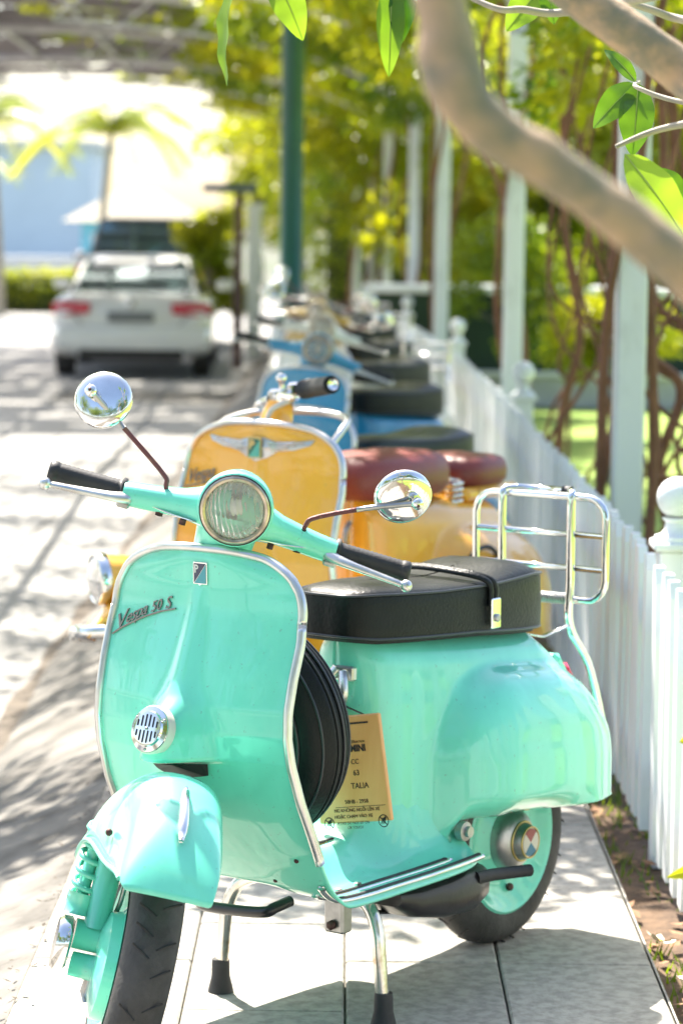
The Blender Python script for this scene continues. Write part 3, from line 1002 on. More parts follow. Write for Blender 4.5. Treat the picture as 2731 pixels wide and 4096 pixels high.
def mirrors(root, S):
    for s, base, bend, b2, mid, end, disc in (
            (1, (.862, .1205, .893), (.862, .123, .925), (.862, .137, .942), (.862, .21, .979), (.862, .286, 1.016), (.858, .268, 1.0105)),
            (-1, (.862, -.116, .889), (.862, -.1175, .925), (.862, -.129, .943), (.862, -.21, .998), (.864, -.274, 1.040), (.858, -.258, 1.0355))):
        base, end, disc = np.array(base), np.array(end), np.array(disc)
        # the back of the mirror looks at the camera; the glass looks at the rider
        n = np.array([.86, -.22, .36]) if s < 0 else np.array([.88, .26, -.22])
        n = n/np.linalg.norm(n)
        rr = .0475
        prof = [(rr-.001, -.012), (rr+.0012, -.010), (rr+.0012, -.004), (rr-.002, .0002), (rr*.86, .0038), (rr*.62, .0068), (rr*.32, .0088), (.0, .0095)]
        hd = MB().lathe(prof, disc-n*.004, n, 44).xf(S).build('mirror', CHROME, root, angle=45)
        MB().lathe([(rr-.001, -.0115), (.02, -.0105), (0, -.0105)], disc-n*.004, n, 36).xf(S).build('mirror_glass', mat('mirror_glass', (.8, .8, .82), .03, 1.0), hd)
        j = end+n*.012
        MB().lathe([(.0, -.012), (.010, -.010), (.0105, .004), (.0075, .009), (0, .010)], j, n, 16).xf(S).build('ball_joint', CHROME, hd)
        MB().lathe([(.0028, .0085), (.0028, .0105), (0, .0105)], j, n, 10).xf(S).build('joint_screw', BOLT, hd)
        k = .35 if s > 0 else .30
        path = catmull([base, bend, b2, mid, j], 6)
        cut = int(len(path)*(.74 if s < 0 else .70))
        MB().tube(path[:cut+1], .0042, 8).xf(S).build('mirror_stalk', RUST, hd)
        MB().tube(path[cut:], [.0044, .0052], 8).xf(S).build('stalk_end', STEEL, hd)
        MB().tube([base+np.array([0, 0, .0]), base+np.array([0, 0, .012]), base+np.array([0, 0, .024])], [.0085, .008, .0062], 10).xf(S).build('stalk_sleeve', RUBBER, hd)
        # flat bracket under the bar with its bolts
        b0 = np.array([.895, s*.052, .8865]); b1 = base+np.array([.002, s*.010, -.004])
        MB().tube([b0, (b0+b1)/2+np.array([.004, 0, -.001]), b1], .009, 8, flat=.22).xf(S).build('mirror_bracket', CHROME, hd)
        MB().tube([base+np.array([0, 0, -.006]), base+np.array([0, 0, -.017])], .0072, 6).xf(S).build('bolt', BOLT, hd)
        MB().tube([b0*.7+b1*.3+np.array([.006, 0, -.003]), b0*.7+b1*.3+np.array([.006, 0, -.012])], .0062, 6).xf(S).build('bolt', BOLT, hd)

def scooter_base(root, pm, style='mint'):
    """pressed body shared by all the scooters"""
    sh = MB().grid(shield_sheet()).build('leg_shield', pm, root)
    mod(sh, 'SOLIDIFY', thickness=.005, offset=-1.0)
    rb = MB().grid(rear_body()).build('rear_body', pm, root)
    mod(rb, 'SOLIDIFY', thickness=.004, offset=-1.0)
    # trim round the shield edge
    zs = np.concatenate([np.linspace(.332, .733, 34), .845-.112*np.linspace(1, .006, 26)**1.6])
    L = [(sh_edge_x(z)+.0005, float(sh_w(z)), z) for z in zs]
    xtop = float(sh_x(0, .845))
    path = []
    for x, y, z in L:
        path.append((float(sh_x(y, z)), y+.001, z+.002*(z > .8)))
    path += [(float(sh_x(.0, .844))+.001, 0, .8475)]
    path += [(a, -b, c) for a, b, c in path[:-1][::-1]]
    P = np.array(path)
    tr = MB().tube(P, .0094, 10, flat=.8).build('shield_trim', ALU, root)
    return sh, rb
def place(name, rear, psi, lean, label, group):
    """a scooter stands with its rear contact point at `rear`, nose turned towards the camera's left"""
    s, c = math.sin(R(psi)), math.cos(R(psi))
    o = empty(name, (rear[0], rear[1], 0), 0, label, 'scooter', group)
    o.rotation_euler = (R(lean), 0, math.atan2(-c, -s))
    return o

def seat_bench(root, leather=LEATHER, strap=True, zoff=0.0):
    b, top, bot = seat_mesh(zoff)
    st = b.build('seat', leather, root, angle=55)
    MB().tube(top, .0026, 6, closed=True).build('piping', PIPING, st)
    MB().tube(bot, .0026, 6, closed=True).build('piping', PIPING, st)
    pan = np.array([(q[0]*.97+.009, q[1]*.9, q[2]-.010) for q in bot])
    n = len(pan)
    MB().add(list(pan)+[(q[0], q[1], q[2]+.012) for q in pan], [tuple(range(n))[::-1]]+[(i, (i+1) % n, n+(i+1) % n, n+i) for i in range(n)]).build('seat_pan', GLASSD, st)
    if strap:
        pts = [(.205, .1285, .690+zoff), (.205, .1295, .722+zoff), (.215, .122, .739+zoff), (.235, .085, .750+zoff), (.245, 0, .756+zoff), (.245, -.085, .750+zoff), (.235, -.122, .739+zoff), (.225, -.13, .69+zoff)]
        P = catmull(pts, 7)
        for off in (-.008, .008):
            Q = P.copy(); Q[:, 0] += off
            MB().tube(Q, .0068, 8, flat=.6).build('seat_strap', LEATHER, st)
        MB().box((.205, .1345, .676+zoff), (.030, .006, .056), bev=.002).build('strap_buckle', CHROME, st, angle=30)
        MB().lathe([(.0075, .0), (.0075, .004), (.004, .005), (0, .005)], (.205, .137, .668+zoff), (0, 1, 0), 16).build('buckle_rivet', STEEL, st)
    return st

def floor_rails(root):
    """rubber-topped aluminium runners along the floor and up the bend"""
    E = catmull(_edge[10:], 6)
    def line(y, x0, x1, lift):
        pts = []
        for xe, z, w in E:
            if x0 <= xe <= x1:
                zz = z+lift
                if abs(y) < .125:
                    zz += .05*float(sstep(.80, .70, xe))*float(sstep(.125, .05, abs(y)))
                pts.append((xe+.010*(1-sstep(.73, .80, xe)*0), y, zz))
        return pts
    for y, x0, x1 in ((.196, .325, .80), (.163, .37, .775), (-.196, .325, .80), (-.163, .37, .775), (-.035, .53, .76), (.035, .53, .76)):
        pts = line(y, x0, x1, .0035)
        if len(pts) < 2:
            continue
        r = MB().tube(pts, .0085, 8, flat=.55).build('floor_rail', CHROME, root)
        MB().tube([(a, b-.002, c+.0036) for a, b, c in pts[1:-1]], .0055, 6, flat=.6).build('rail_rubber', RUBBER, r)
    for a, b in ((.70, .15), (.645, .15)):
        MB().lathe([(.010, .0), (.010, .003), (.0062, .0035), (.0062, .010), (0, .011)], (a, b, .247), (0, 0, 1), 12).build('floor_bolt', STEEL, root, angle=35)

def stand(root, psi=0):
    for s in (-1, 1):
        y0 = .135
        path = [(.60, s*(y0-.03), .225), (.605, s*(y0+.01), .205), (.610, s*(y0+.032), .165), (.612, s*(y0+.038), .12), (.612, s*(y0+.046), .035)]
        l = MB().tube(path, .0125, 12, smooth=6).build('stand_leg', mat('worn_chrome_tube', (.72, .70, .66), .2, 1.0, col2=(.45, .34, .22), scale=30, contrast=(.55, .75)), root)
        MB().lathe([(.0, .062), (.0155, .062), (.0165, .055), (.017, .03), (.0225, .008), (.024, .0), (0, 0)], (.612, s*(y0+.047), 0.0), (0, 0, 1), 18).build('rubber_foot', RUBBER, l, angle=40)
    MB().tube([(.60, -.105, .225), (.60, .105, .225)], .012, 10).build('stand_crossbar', STEEL, root)

def mint_scooter():
    root = place('scooter', (.3061, 5.15), 36.873, .61, 'mint green scooter with black bench seat and chrome mirrors, nearest of the parked row', 'scooters parked along the fence')
    pm = paint('mint_enamel', (.155, .71, .52), .045)
    sh, rb = scooter_base(root, pm)
    S = steerer(40, 25)
    Sw = steerer(46, 20)
    headset(root, pm, S)
    mirrors(root, S)
    fork_and_fender(root, pm, Sw)
    wheel(root, 'rear_wheel', (0, .0, .205), pm)
    seat_bench(root)
    floor_rails(root)
    stand(root)
    # horn ------------------------------------------------------------------
    hc = np.array([float(sh_x(0, .56))-.004, 0, .558]); hn = np.array([.93, 0, .30]); hn /= np.linalg.norm(hn)
    side = np.array([0, 1, 0]); upv = np.cross(hn, side)
    hb = MB().lathe([(.0405, -.012), (.0405, .002), (.0385, .0045)], hc, hn, 40).build('horn', CREAMG, root)
    MB().lathe([(.0385, .002), (.038, .0065), (.030, .0085), (.0285, .0125), (.024, .0135), (0, .0135)], hc, hn, 40).build('horn_grille', CHROME, hb, angle=35)
    sl = MB()
    for i, y in enumerate(np.linspace(-.020, .020, 6)):
        hh = math.sqrt(max(.0245**2-y*y, 0))
        for sgn in (-1, 1):
            a, b = .0045, hh-.002
            if b-a < .003:
                continue
            pts = []
            for zc, st in ((b, 1), (a, -1)):
                for t in np.linspace(0, np.pi, 5):
                    pts.append((y+.0017*np.cos(t)*st, zc+.0017*np.sin(t)*st))
            V = [hc+hn*.0139+side*p[0]+upv*(-sgn*p[1]) for p in pts]
            sl.add(V, [tuple(range(len(V)))])
    sl.build('horn_slot', GLASSD, hb)
    for a in (90, 210, 330):
        MB().ball(hc+hn*.0078+side*.0335*np.cos(R(a))-upv*.0335*np.sin(R(a)), .0027, 8, 6).build('screw', STEEL, hb)
    MB().ball(hc+hn*.014, .0028, 8, 6).build('screw', STEEL, hb)
    # dark slot under the lip where the fork passes
    ups = [(y, .4985-.10*y*y) for y in np.linspace(-.062, .062, 17)]
    los = [(y, .470+2.2*y*y) for y in np.linspace(-.056, .056, 17)][::-1]
    MB().add([np.array([float(sh_x(y, z))+.004+.03*sstep(.47, .498, z)*math.exp(-(y/.05)**4), y, z]) for y, z in ups+los], [tuple(range(34))]).build('fork_slot', GLASSD, sh, smooth=False)
    # badge -----------------------------------------------------------------
    def onshield(y, z, lift):
        return np.array([float(sh_x(y, z))+lift, y, z])
    def frame(pts, lift, thick, m, name, par):
        P = [onshield(y, z, lift) for y, z in pts]
        return MB().poly(P, thick, (.98, 0, .18)).build(name, m, par, smooth=False)
    bz, by = .803, .006
    hexa = [(by-.0145, bz+.020), (by+.0145, bz+.020), (by+.0145, bz-.0165), (by+.004, bz-.0165), (by, bz-.019), (by-.004, bz-.0165), (by-.0145, bz-.0165)]
    bd = frame(hexa, .0005, .0025, CHROME, 'shield_badge', root)
    frame([(by-.0125, bz+.0182), (by+.0115, bz+.0182), (by-.0125, bz-.0135)], .0032, .0006, NAVY, 'badge_field', bd)
    frame([(by+.0125, bz+.0172), (by+.0125, bz-.0148), (by-.0115, bz-.0148)], .0032, .0006, TEALE, 'badge_field', bd)
    V, F = text_mesh('P', .016, .0003, bold=.0003)
    MB().add([onshield(by-.0112+v[0]*1.05, bz+.0030+v[1]*1.2, .0042+v[2]) for v in V], F).build('badge_letter', WHITEE, bd, smooth=False)
    # script: the word climbs towards the scooter's middle on a slanted bar --
    def base_line(t):     # t 0..1 from the outer edge inwards
        return np.interp(t, [0, .5, 1], [-.193, -.118, -.045]), np.interp(t, [0, .15, .5, .78, 1], [.686, .699, .722, .735, .742])
    sc = MB()
    wid = .145
    def put_text(s, t0, size, rise, shear, spacing=1.0, tall=1.0):
        V, F = text_mesh(s, size, .0011, shear, spacing, bold=.0001)
        out = []
        for v in V:
            t = t0+v[0]/wid
            y, z = base_line(t)
            out.append(onshield(float(y), float(z)+rise+v[1]*tall, .0022+v[2]))
        sc.add(out, F)
    put_text('V', .025, .042, .001, .12, tall=.95)
    put_text('espa', .19, .031, .0035, .25, .90, tall=1.0)
    put_text('50', .60, .025, .0040, .15, 1.0)
    put_text('S', .83, .0285, .0030, .2)
    bar = [base_line(t) for t in np.linspace(-.0, 1.0, 14)]
    sc.tube([onshield(float(y), float(z), .0025) for y, z in bar], .0017, 6)
    sc.build('script_badge', SCRIPT, sh, smooth=False)
    for y, z in ((.10, .297), (.185, .300), (.165, .330)):
        MB().ball(onshield(y, max(z, .332), -.001) if z >= .33 else np.array([.795+.019*(1-(y/.2)**2), y, z-.012]), .0045, 8, 6).build('screw', BOLT, sh)
    # spare wheel in its black cover, behind the shield ----------------------
    an = np.array([.985, 0, -.12]); an /= np.linalg.norm(an)
    cc = np.array([.765, .0, .528])
    prof = [(0, .052), (.11, .052), (.150, .050), (.172, .044), (.188, .030), (.197, .012), (.1985, .010), (.1985, .006), (.196, .004), (.197, -.004), (.1985, -.008), (.196, -.011), (.195, -.022), (.1965, -.026), (.1935, -.030), (.186, -.044), (.17, -.054), (.145, -.060), (.11, -.058), (0, -.054)]
    cv = MB().lathe(prof, cc, an, 64).build('spare_wheel_cover', LEATHER, root, angle=40)
    def ringtube(rad, h, r_, name, m):
        a = np.linspace(0, 2*np.pi, 64, endpoint=False)
        sd = np.array([0, 1.0, 0]); up = np.cross(an, sd)
        MB().tube([cc+an*h+rad*(np.cos(t)*sd+np.sin(t)*up) for t in a], r_, 6, closed=True).build(name, m, cv)
    ringtube(.1505, .0505, .0022, 'cover_piping', PIPING)
    ringtube(.1885, .031, .0022, 'cover_piping', PIPING)
    ringtube(.1985, .001, .0026, 'cover_zip', GLASSD)
    ringtube(.1975, -.016, .0024, 'cover_piping', PIPING)
    ringtube(.187, -.044, .0022, 'cover_piping', PIPING)
    MB().tube([(.735, 0, .30), (.745, .0, .345)], .012, 8).build('spare_wheel_bracket', STEEL, root)
    # seat-post hook with lock ---------------------------------------------
    fx = .508
    hk = MB().box((fx+.004, .022, .592), (.014, .042, .026), bev=.003).build('bag_hook', ALU, root, angle=30)
    MB().tube([(fx+.012, .010, .600), (fx+.022, .002, .585), (fx+.026, -.003, .565), (fx+.020, -.002, .548)], [.0105, .0095, .0085, .0075], 10, smooth=5).build('hook_arm', ALU, hk)
    MB().tube([(fx+.012, .022, .595), (fx+.024, .032, .575), (fx+.026, .034, .556), (fx+.016, .022, .540), (fx+.010, .008, .535)], [.009, .0088, .0085, .008, .0075], 10, smooth=5).build('hook_arm', ALU, hk)
    MB().lathe([(.0, .016), (.0135, .016), (.0145, .012), (.0145, 0), (0, 0)], (fx-.004, .004, .525), (1, 0, .15), 18).build('steering_lock', CHROME, root, angle=35)
    # kick lever, engine casing, brackets under the floor -------------------
    MB().tube([(.335, .185, .212), (.30, .198, .214), (.205, .215, .207)], [.012, .0115, .0115], 12).build('kick_lever', RUBBER, root)
    rings = []
    for x, y0, y1, z0, z1 in [(.545, .09, .17, .195, .225), (.50, .07, .185, .168, .228), (.42, .055, .195, .150, .232), (.34, .05, .195, .146, .234), (.29, .06, .185, .16, .230), (.27, .08, .16, .18, .222)]:
        a = np.linspace(0, 2*np.pi, 20, endpoint=False)
        cy, cz, ry, rz = (y0+y1)/2, (z0+z1)/2, (y1-y0)/2, (z1-z0)/2
        rings.append([(x, cy+ry*np.sign(np.cos(t))*abs(np.cos(t))**.6, cz+rz*np.sign(np.sin(t))*abs(np.sin(t))**.6) for t in a])
    b = MB().grid(np.array(rings), cv=True)
    b.F.append(tuple(range(20))); b.F.append(tuple(range(len(b.V)-20, len(b.V))))
    en = b.build('engine_casing', BLACKP, root, angle=50)
    MB().tube([(.535, .10, .176), (.42, .12, .157), (.30, .12, .168)], .004, 6).build('casing_seam', GLASSD, en)
    MB().box((.615, .085, .192), (.03, .042, .075), bev=.004).build('stand_bracket', STEEL, root, angle=30)
    MB().lathe([(.009, 0), (.009, .006), (0, .007)], (.632, .085, .170), (1, 0, 0), 6).build('bracket_bolt', BOLT, root)
    MB().tube([(.73, -.12, .206), (.752, -.11, .200), (.765, -.03, .205), (.772, .045, .214), (.76, .06, .222), (.72, .06, .225)], .010, 10, smooth=5).build('pedal_loop', BLACKP, root)
    MB().tube([(.20, .075, .36), (.30, .10, .285), (.335, .11, .262)], [.03, .026, .02], 12).build('swing_arm', BLACKP, root)
    MB().lathe([(.018, -.008), (.018, .006), (.010, .008), (.010, .016), (0, .017)], (.325, .150, .292), (0, 1, 0), 14).build('pivot_bolt', STEEL, root, angle=30)
    # tail lamp, seen past the cowl -----------------------------------------
    tl = MB().box((-.180, 0, .508), (.075, .075, .055), rot=axrot((0, 1, 0), R(-50)), bev=.012).build('tail_lamp', pm, root, angle=30)
    MB().box((-.207, 0, .494), (.050, .070, .060), rot=axrot((0, 1, 0), R(-50)), bev=.014).build('tail_lens', RED, tl, angle=30)
    # fold-up rack ------------------------------------------------------------
    xk = -.15
    def loop(y0, y1, z0, z1, r, x):
        pts = []
        for cy, cz, a0 in ((y1-r, z1-r, 0), (y0+r, z1-r, 90), (y0+r, z0+r, 180), (y1-r, z0+r, 270)):
            for t in np.linspace(0, 90, 6):
                pts.append((x, cy+r*np.cos(R(a0+t)), cz+r*np.sin(R(a0+t))))
        return pts
    rk = MB().tube(loop(-.150, .152, .660, .862, .042, xk), .0075, 10, closed=True).build('rear_rack', CHROME, root)
    for s in (-1, 1):
        pts = [(xk-.003, s*.088, .858), (xk+.018, s*.083, .866), (xk+.022, s*.0825, .83)] if False else None
        MB().tube([(xk-.012, s*.060, .871), (xk+.006, s*.078, .868), (xk+.012, s*.080, .845), (xk+.012, s*.080, .70), (xk+.012, s*.080, .612), (xk-.05, s*.085, .53), (xk-.085, s*.088, .445), (xk-.105, s*.086, .40)], .0085, 10, smooth=5).build('rack_upright', CHROME, rk)
        MB().tube([(xk+.012, s*.080, .612), (xk+.10, s*.072, .598), (xk+.16, s*.065, .612)], .008, 8, flat=.25).build('rack_strap', CHROME, rk)
    MB().tube([(xk-.012, -.062, .871), (xk-.012, .062, .871)], .0085, 10).build('rack_upright', CHROME, rk)
    for z in (.788, .722):
        MB().tube([(xk, -.150, z), (xk, .152, z)], .0062, 8).build('rack_bar', CHROME, rk)
    sp = [(xk+.001+.010*np.cos(a), .005+.075*a/(2*np.pi*12), .661+.010*np.sin(a)) for a in np.linspace(0, 2*np.pi*12, 120)]
    MB().tube(sp, .0022, 5).build('rack_spring', STEEL, rk)
    MB().tube([(xk-.011, .048, .871), (xk-.011, .066, .8705)], .0108, 12).build('rubber_sleeve', RUBBER, rk)
    return root, rb

MINT, MINT_BODY = mint_scooter()

# wooden tag hung on the hook --------------------------------------------------
def wood_tag():
    W = mat('varnished_pine', (.70, .32, .085), .42, col2=(.82, .44, .16), scale=5, stretch=(4, 4, .35), coat=.25, contrast=(.3, .7))
    INK = mat('burnt_ink', (.012, .010, .008), .6)
    M = MINT.matrix_basis
    TR, BR, BL = Vector((.540, .106, .533)), Vector((.556, .158, .352)), Vector((.556, .003, .324))
    ux = (BR-BL).normalized(); uz = (TR-BR); wd = .158
    uz = (uz-ux*uz.dot(ux)*.55); hgt = uz.length; uz.normalize()
    n = ux.cross(uz).normalized()
    if n.x < 0: n = -n
    mw = MINT.matrix_world if False else (Matrix.Translation(MINT.location) @ MINT.rotation_euler.to_matrix().to_4x4())
    loc = lambda u, v, d: mw @ (BR-ux*(wd-u)+uz*v+n*d)
    root = empty('wooden_tag', tuple(loc(wd/2, 0, 0)), 0, 'varnished pine plaque with dark printed text hanging on the hook of the mint scooter', 'sign')
    o = Vector(root.location)
    P = lambda u, v, d: tuple(loc(u, v, d)-o)
    prism = [(0, 0), (wd, 0), (wd, hgt), (0, hgt)]
    V = [P(u, v, -.006) for u, v in prism]+[P(u, v, .004) for u, v in prism]
    plate = put('plaque', V, [(3, 2, 1, 0), (4, 5, 6, 7), (0, 1, 5, 4), (1, 2, 6, 5), (2, 3, 7, 6), (3, 0, 4, 7)], W, root, smooth=False)
    mod(plate, 'BEVEL', width=.003, segments=2)
    def line(s, u, v, size, bold=0.0, align='LEFT'):
        Vt, F = text_mesh(s, size, .0002, bold=bold, align=align)
        put('lettering', [P(u+q[0], v+q[1], .0045+q[2]) for q in Vt], F, INK, plate, smooth=False)
    line('MINI', .088, hgt-.064, .0165, .0006)
    line('CC', .086, hgt-.086, .0125)
    line('63', .088, hgt-.106, .0140)
    line('TALIA', .080, hgt-.129, .0145)
    line('50HB - 2958', .062, hgt-.155, .0100)
    line('S COLLECTION', .086, hgt-.049, .0052)
    line('NG KHÔNG NGỒI LÊN XE', .036, hgt-.169, .0085)
    line('HOẶC CHẠM VÀO XE', .035, hgt-.180, .0085)
    line('PLEASE DO NOT SIT ON', .040, hgt-.191, .0065)
    line('OR TOUCH', .062, hgt-.199, .0065)
    def stroke(pts, r, name='printed_line'):
        b = MB()
        for p0, p1 in zip(pts[:-1], pts[1:]):
            d = np.array(p1)-np.array(p0); L = np.linalg.norm(d)+1e-9
            nn = np.array([-d[1], d[0]])/L*r
            q = [np.array(p0)+nn, np.array(p0)-nn, np.array(p1)-nn, np.array(p1)+nn]
            b.add([P(a, c, .0046) for a, c in q], [(0, 1, 2, 3)])
        b.build(name, INK, plate, smooth=False)
    stroke([(.040, hgt-.1605), (wd-.008, hgt-.1605)], .0004)
    for cu, cvv in ((wd-.016, hgt-.188), (.022, hgt-.188)):
        stroke([(cu+.0105*math.cos(R(a)), cvv+.0105*math.sin(R(a))) for a in range(0, 361, 20)], .0009)
        stroke([(cu-.007, cvv+.007), (cu+.007, cvv-.007)], .0009)
        for k in range(4):
            stroke([(cu-.006+.003*k, cvv-.005), (cu-.002+.002*k, cvv+.002)], .0008)
        stroke([(cu-.002, cvv+.003), (cu+.005, cvv+.003), (cu+.003, cvv+.007)], .0022)
    # little line drawing of a scooter above the words
    stroke([(.074, hgt-.018), (.078, hgt-.025), (.080, hgt-.030), (.084, hgt-.036), (.088, hgt-.036), (.092, hgt-.038)], .0004)
    stroke([(.087+.005*math.cos(R(a)), hgt-.0395+.005*math.sin(R(a))) for a in range(0, 361, 30)], .0004)
    stroke([(.074, hgt-.0405), (.077, hgt-.040), (.081, hgt-.034)], .0004)
    stroke([(.074, hgt-.0445), (.100, hgt-.0445)], .0003)
    stroke([(.035, hgt-.0145), (wd-.024, hgt-.0145)], .0016, 'cord')
    # cord up to the lock
    c0 = mw @ Vector((.513, .012, .535))
    b = MB()
    for u in (.035, wd-.026):
        p0, p1 = np.array(P(u, hgt-.004, .001)), np.array(c0-o)
        b.tube([p0, p1], .0016, 6)
    b.build('hanging_cord', RUBBER, root)
wood_tag()
# ------------------------------------------------------------------ the other scooters
YELLOW = paint('yellow_enamel', (.89, .42, .028), .05)
BLUE = paint('blue_enamel_paint', (.015, .26, .46), .06)
BLUE2 = paint('deep_blue_enamel', (.012, .24, .42), .06)
PALE = paint('pale_cream_enamel', (.62, .64, .58), .05)
OLIVE = paint('mustard_enamel', (.40, .26, .03), .05)
BLACKS = paint('black_scooter_enamel', (.02, .022, .025), .05)
GREYC = paint('grey_cream_enamel', (.52, .53, .50), .05)

def common(root, pm, theta=30, head=True, rimm=None):
    sh, rb = scooter_base(root, pm)
    S = steerer(theta, 25); Sw = steerer(theta+4, 21)
    if head:
        headset(root, pm, S, detail=False, seg=28)
    fork_and_fender(root, pm, Sw, detail=False)
    wheel(root, 'rear_wheel', (0, 0, .205), rimm or pm, treads=False)
    floor_rails(root)
    stand(root)
    return sh, S, Sw

def yellow_scooter():
    root = place('scooter', (.318, 7.10), 32, 0, 'yellow scooter with oxblood leather saddles and winged emblem, right behind the mint one', 'scooters parked along the fence')
    pm = YELLOW
    root.scale = (1.09, 1.09, 1.09)
    sh, rb = scooter_base(root, pm)
    th = -30
    S = steerer(-48, 9); Sw_ = steerer(-40, 20); Sw = lambda q: Sw_(np.array(q)+np.array([-.075, 0, .02]))
    fd = fork_and_fender(root, pm, Sw, style='lamp')
    wheel(root, 'rear_wheel', (0, 0, .205), pm, treads=False)
    floor_rails(root); stand(root)
    # lamp carried on the fender
    C = np.array([1.33, 0, .53]); fw = np.array([1, 0, .05]); fw /= np.linalg.norm(fw)
    lp = MB().lathe([(.0, -.15), (.018, -.14), (.036, -.10), (.047, -.05), (.052, 0)], C, fw, 28).xf(Sw).build('fender_lamp', pm, root)
    MB().lathe([(.052, -.012), (.056, -.006), (.056, .010), (.050, .016), (.048, .010)], C, fw, 28).xf(Sw).build('lamp_rim', CHROME, lp)
    MB().lathe([(.049, .010), (.03, .022), (0, .026)], C, fw, 24).xf(Sw).build('lens', LENS, lp)
    MB().lathe([(.048, .008), (.03, -.02), (0, -.03)], C, fw, 24).xf(Sw).build('reflector', REFLECTOR, lp)
    MB().tube([(1.345, -.072, .415), (1.385, -.04, .42), (1.395, 0, .425), (1.385, .04, .42), (1.345, .072, .415)], .016, 10, smooth=5).xf(Sw).build('fender_bumper', CHROME, fd)
    # bare handlebar tube with cables
    neck = MB().tube([(.832, 0, .82), (.82, 0, .86), (.812, 0, .885)], [.040, .034, .028], 16, flat=.8).xf(S)
    nk = neck.build('steering_neck', pm, root)
    MB().lathe([(.0, .0), (.012, .0), (.012, .006), (0, .008)], (.845, 0, .862), (1, 0, .3), 16).xf(S).build('neck_lock', STEEL, nk)
    hb = MB().tube([(.75, -.30, .905), (.79, -.14, .905), (.805, 0, .885), (.79, .14, .905), (.75, .30, .905)], .0125, 12, smooth=6).xf(S).build('handlebar', CHROME, root)
    for s in (-1, 1):
        MB().tube([(.786, s*.155, .905), (.752, s*.292, .905)], [.021, .019], 14).xf(S).build('grip', RUBBER, root)
        MB().tube([(.815, s*.135, .898), (.835, s*.17, .892), (.825, s*.29, .882)], [.012, .008, .006], 8, smooth=4).xf(S).build('brake_lever', CHROME, root)
        MB().tube([(.81, s*.12, .905), (.80, s*.08, .89), (.84, s*.045, .87), (.855, s*.035, .835)], .006, 6, smooth=5).xf(S).build('control_cable', mat('grey_cable', (.5, .48, .45), .5), hb)
        MB().box((.80, s*.130, .907), (.035, .03, .03), bev=.006).xf(S).build('switch_clamp', CHROME, hb, angle=30)
    MB().tube([(.80, -.05, .90), (.80, -.05, .935)], .006, 8).xf(S).ball(S(np.array([.80, -.05, .942])), .012, 12, 8).build('horn_button', CHROME, hb)
    # crash bar loop behind the shield top
    MB().tube([(.84, -.15, .80), (.80, -.155, .835), (.74, -.13, .852), (.70, -.07, .858), (.69, 0, .860), (.70, .07, .858), (.74, .13, .852), (.80, .155, .835), (.84, .15, .80)], .008, 8, smooth=5).build('grab_loop', ALU, root)
    # winged emblem
    def ons(y, z, l): return np.array([float(sh_x(y, z))+l, y, z])
    zc = .795
    wing = [(-.135, zc+.020), (-.10, zc+.016), (-.045, zc+.013), (-.022, zc+.020), (0, zc+.022), (.022, zc+.020), (.045, zc+.013), (.10, zc+.016), (.135, zc+.020), (.125, zc+.008), (.09, zc-.003), (.05, zc-.008), (.025, zc-.022), (0, zc-.030), (-.025, zc-.022), (-.05, zc-.008), (-.09, zc-.003), (-.125, zc+.008)]
    nW = len(wing)
    Vw = [ons(y, z, .004) for y, z in wing]+[ons(0, zc, .012)]
    em = MB().add(Vw+[ons(y, z, -.001) for y, z in wing], [(i, (i+1) % nW, nW) for i in range(nW)]+[(i, nW+1+i, nW+1+(i+1) % nW, (i+1) % nW) for i in range(nW)]).build('winged_emblem', mat('emblem_pewter', (.55, .56, .58), .35, .9), root, smooth=False)
    for sgn in (-1, 1):
        for q in range(4):
            MB().tube([ons(sgn*(.03+.004*q), zc+.010-.006*q, .012), ons(sgn*(.115-.018*q), zc+.013-.006*q, .0075)], .0016, 5).build('feather', CHROME, em)
    MB().poly([ons(-.017, zc+.022, .010), ons(.017, zc+.022, .010), ons(.017, zc-.024, .010), ons(-.017, zc-.024, .010)], .003, (1, 0, .2)).build('emblem_shield', GOLD, em, smooth=False)
    MB().poly([ons(-.014, zc+.018, .0135), ons(.013, zc+.018, .0135), ons(-.014, zc-.020, .0135)], .001, (1, 0, .2)).build('emblem_field', mat('green_enamel', (.02, .14, .10), .3), em, smooth=False)
    MB().poly([ons(.014, zc+.017, .0135), ons(.014, zc-.021, .0135), ons(-.013, zc-.021, .0135)], .001, (1, 0, .2)).build('emblem_field', mat('pale_green_enamel', (.10, .42, .33), .3), em, smooth=False)
    V, F = text_mesh('P', .026, .0006, bold=.0006)
    MB().add([ons(-.012+v[0], zc-.003+v[1], .0152+v[2]) for v in V], F).build('emblem_letter', GOLD, em, smooth=False)
    sc = MB()
    V, F = text_mesh('Vespa', .043, .0012, .3)
    sc.add([ons(-.192+v[0]*.78, .705+v[1]+.18*v[0], .003+v[2]) for v in V], F)
    sc.tube([ons(-.192, .698, .003), ons(-.085, .722, .003)], .002, 6)
    sc.build('script_badge', SCRIPT, sh, smooth=False)
    # sprung saddle and pillion pad
    def pad(x0, x1, w, z0, z1, m, name, nose=.0):
        rings = []
        for k, (g, f) in enumerate([(.90, 0), (1.0, .18), (1.02, .5), (.98, .78), (.90, .92), (.74, 1.0), (.45, 1.05), (.05, 1.07)]):
            a = np.linspace(0, 2*np.pi, 36, endpoint=False)
            cx, hx = (x0+x1)/2, (x1-x0)/2
            r = []
            for t in a:
                ex = np.sign(np.cos(t))*abs(np.cos(t))**.55; ey = np.sign(np.sin(t))*abs(np.sin(t))**.55
                ww = w*(1-nose*max(0, ex))
                r.append((cx+hx*ex*g, ww*ey*g, z0+(z1-z0)*f+.012*ex*0))
            rings.append(r)
        return MB().grid(np.array(rings), cv=True).build(name, m, root)
    pad(.20, .585, .115, .655, .752, BROWNL, 'saddle', .12)
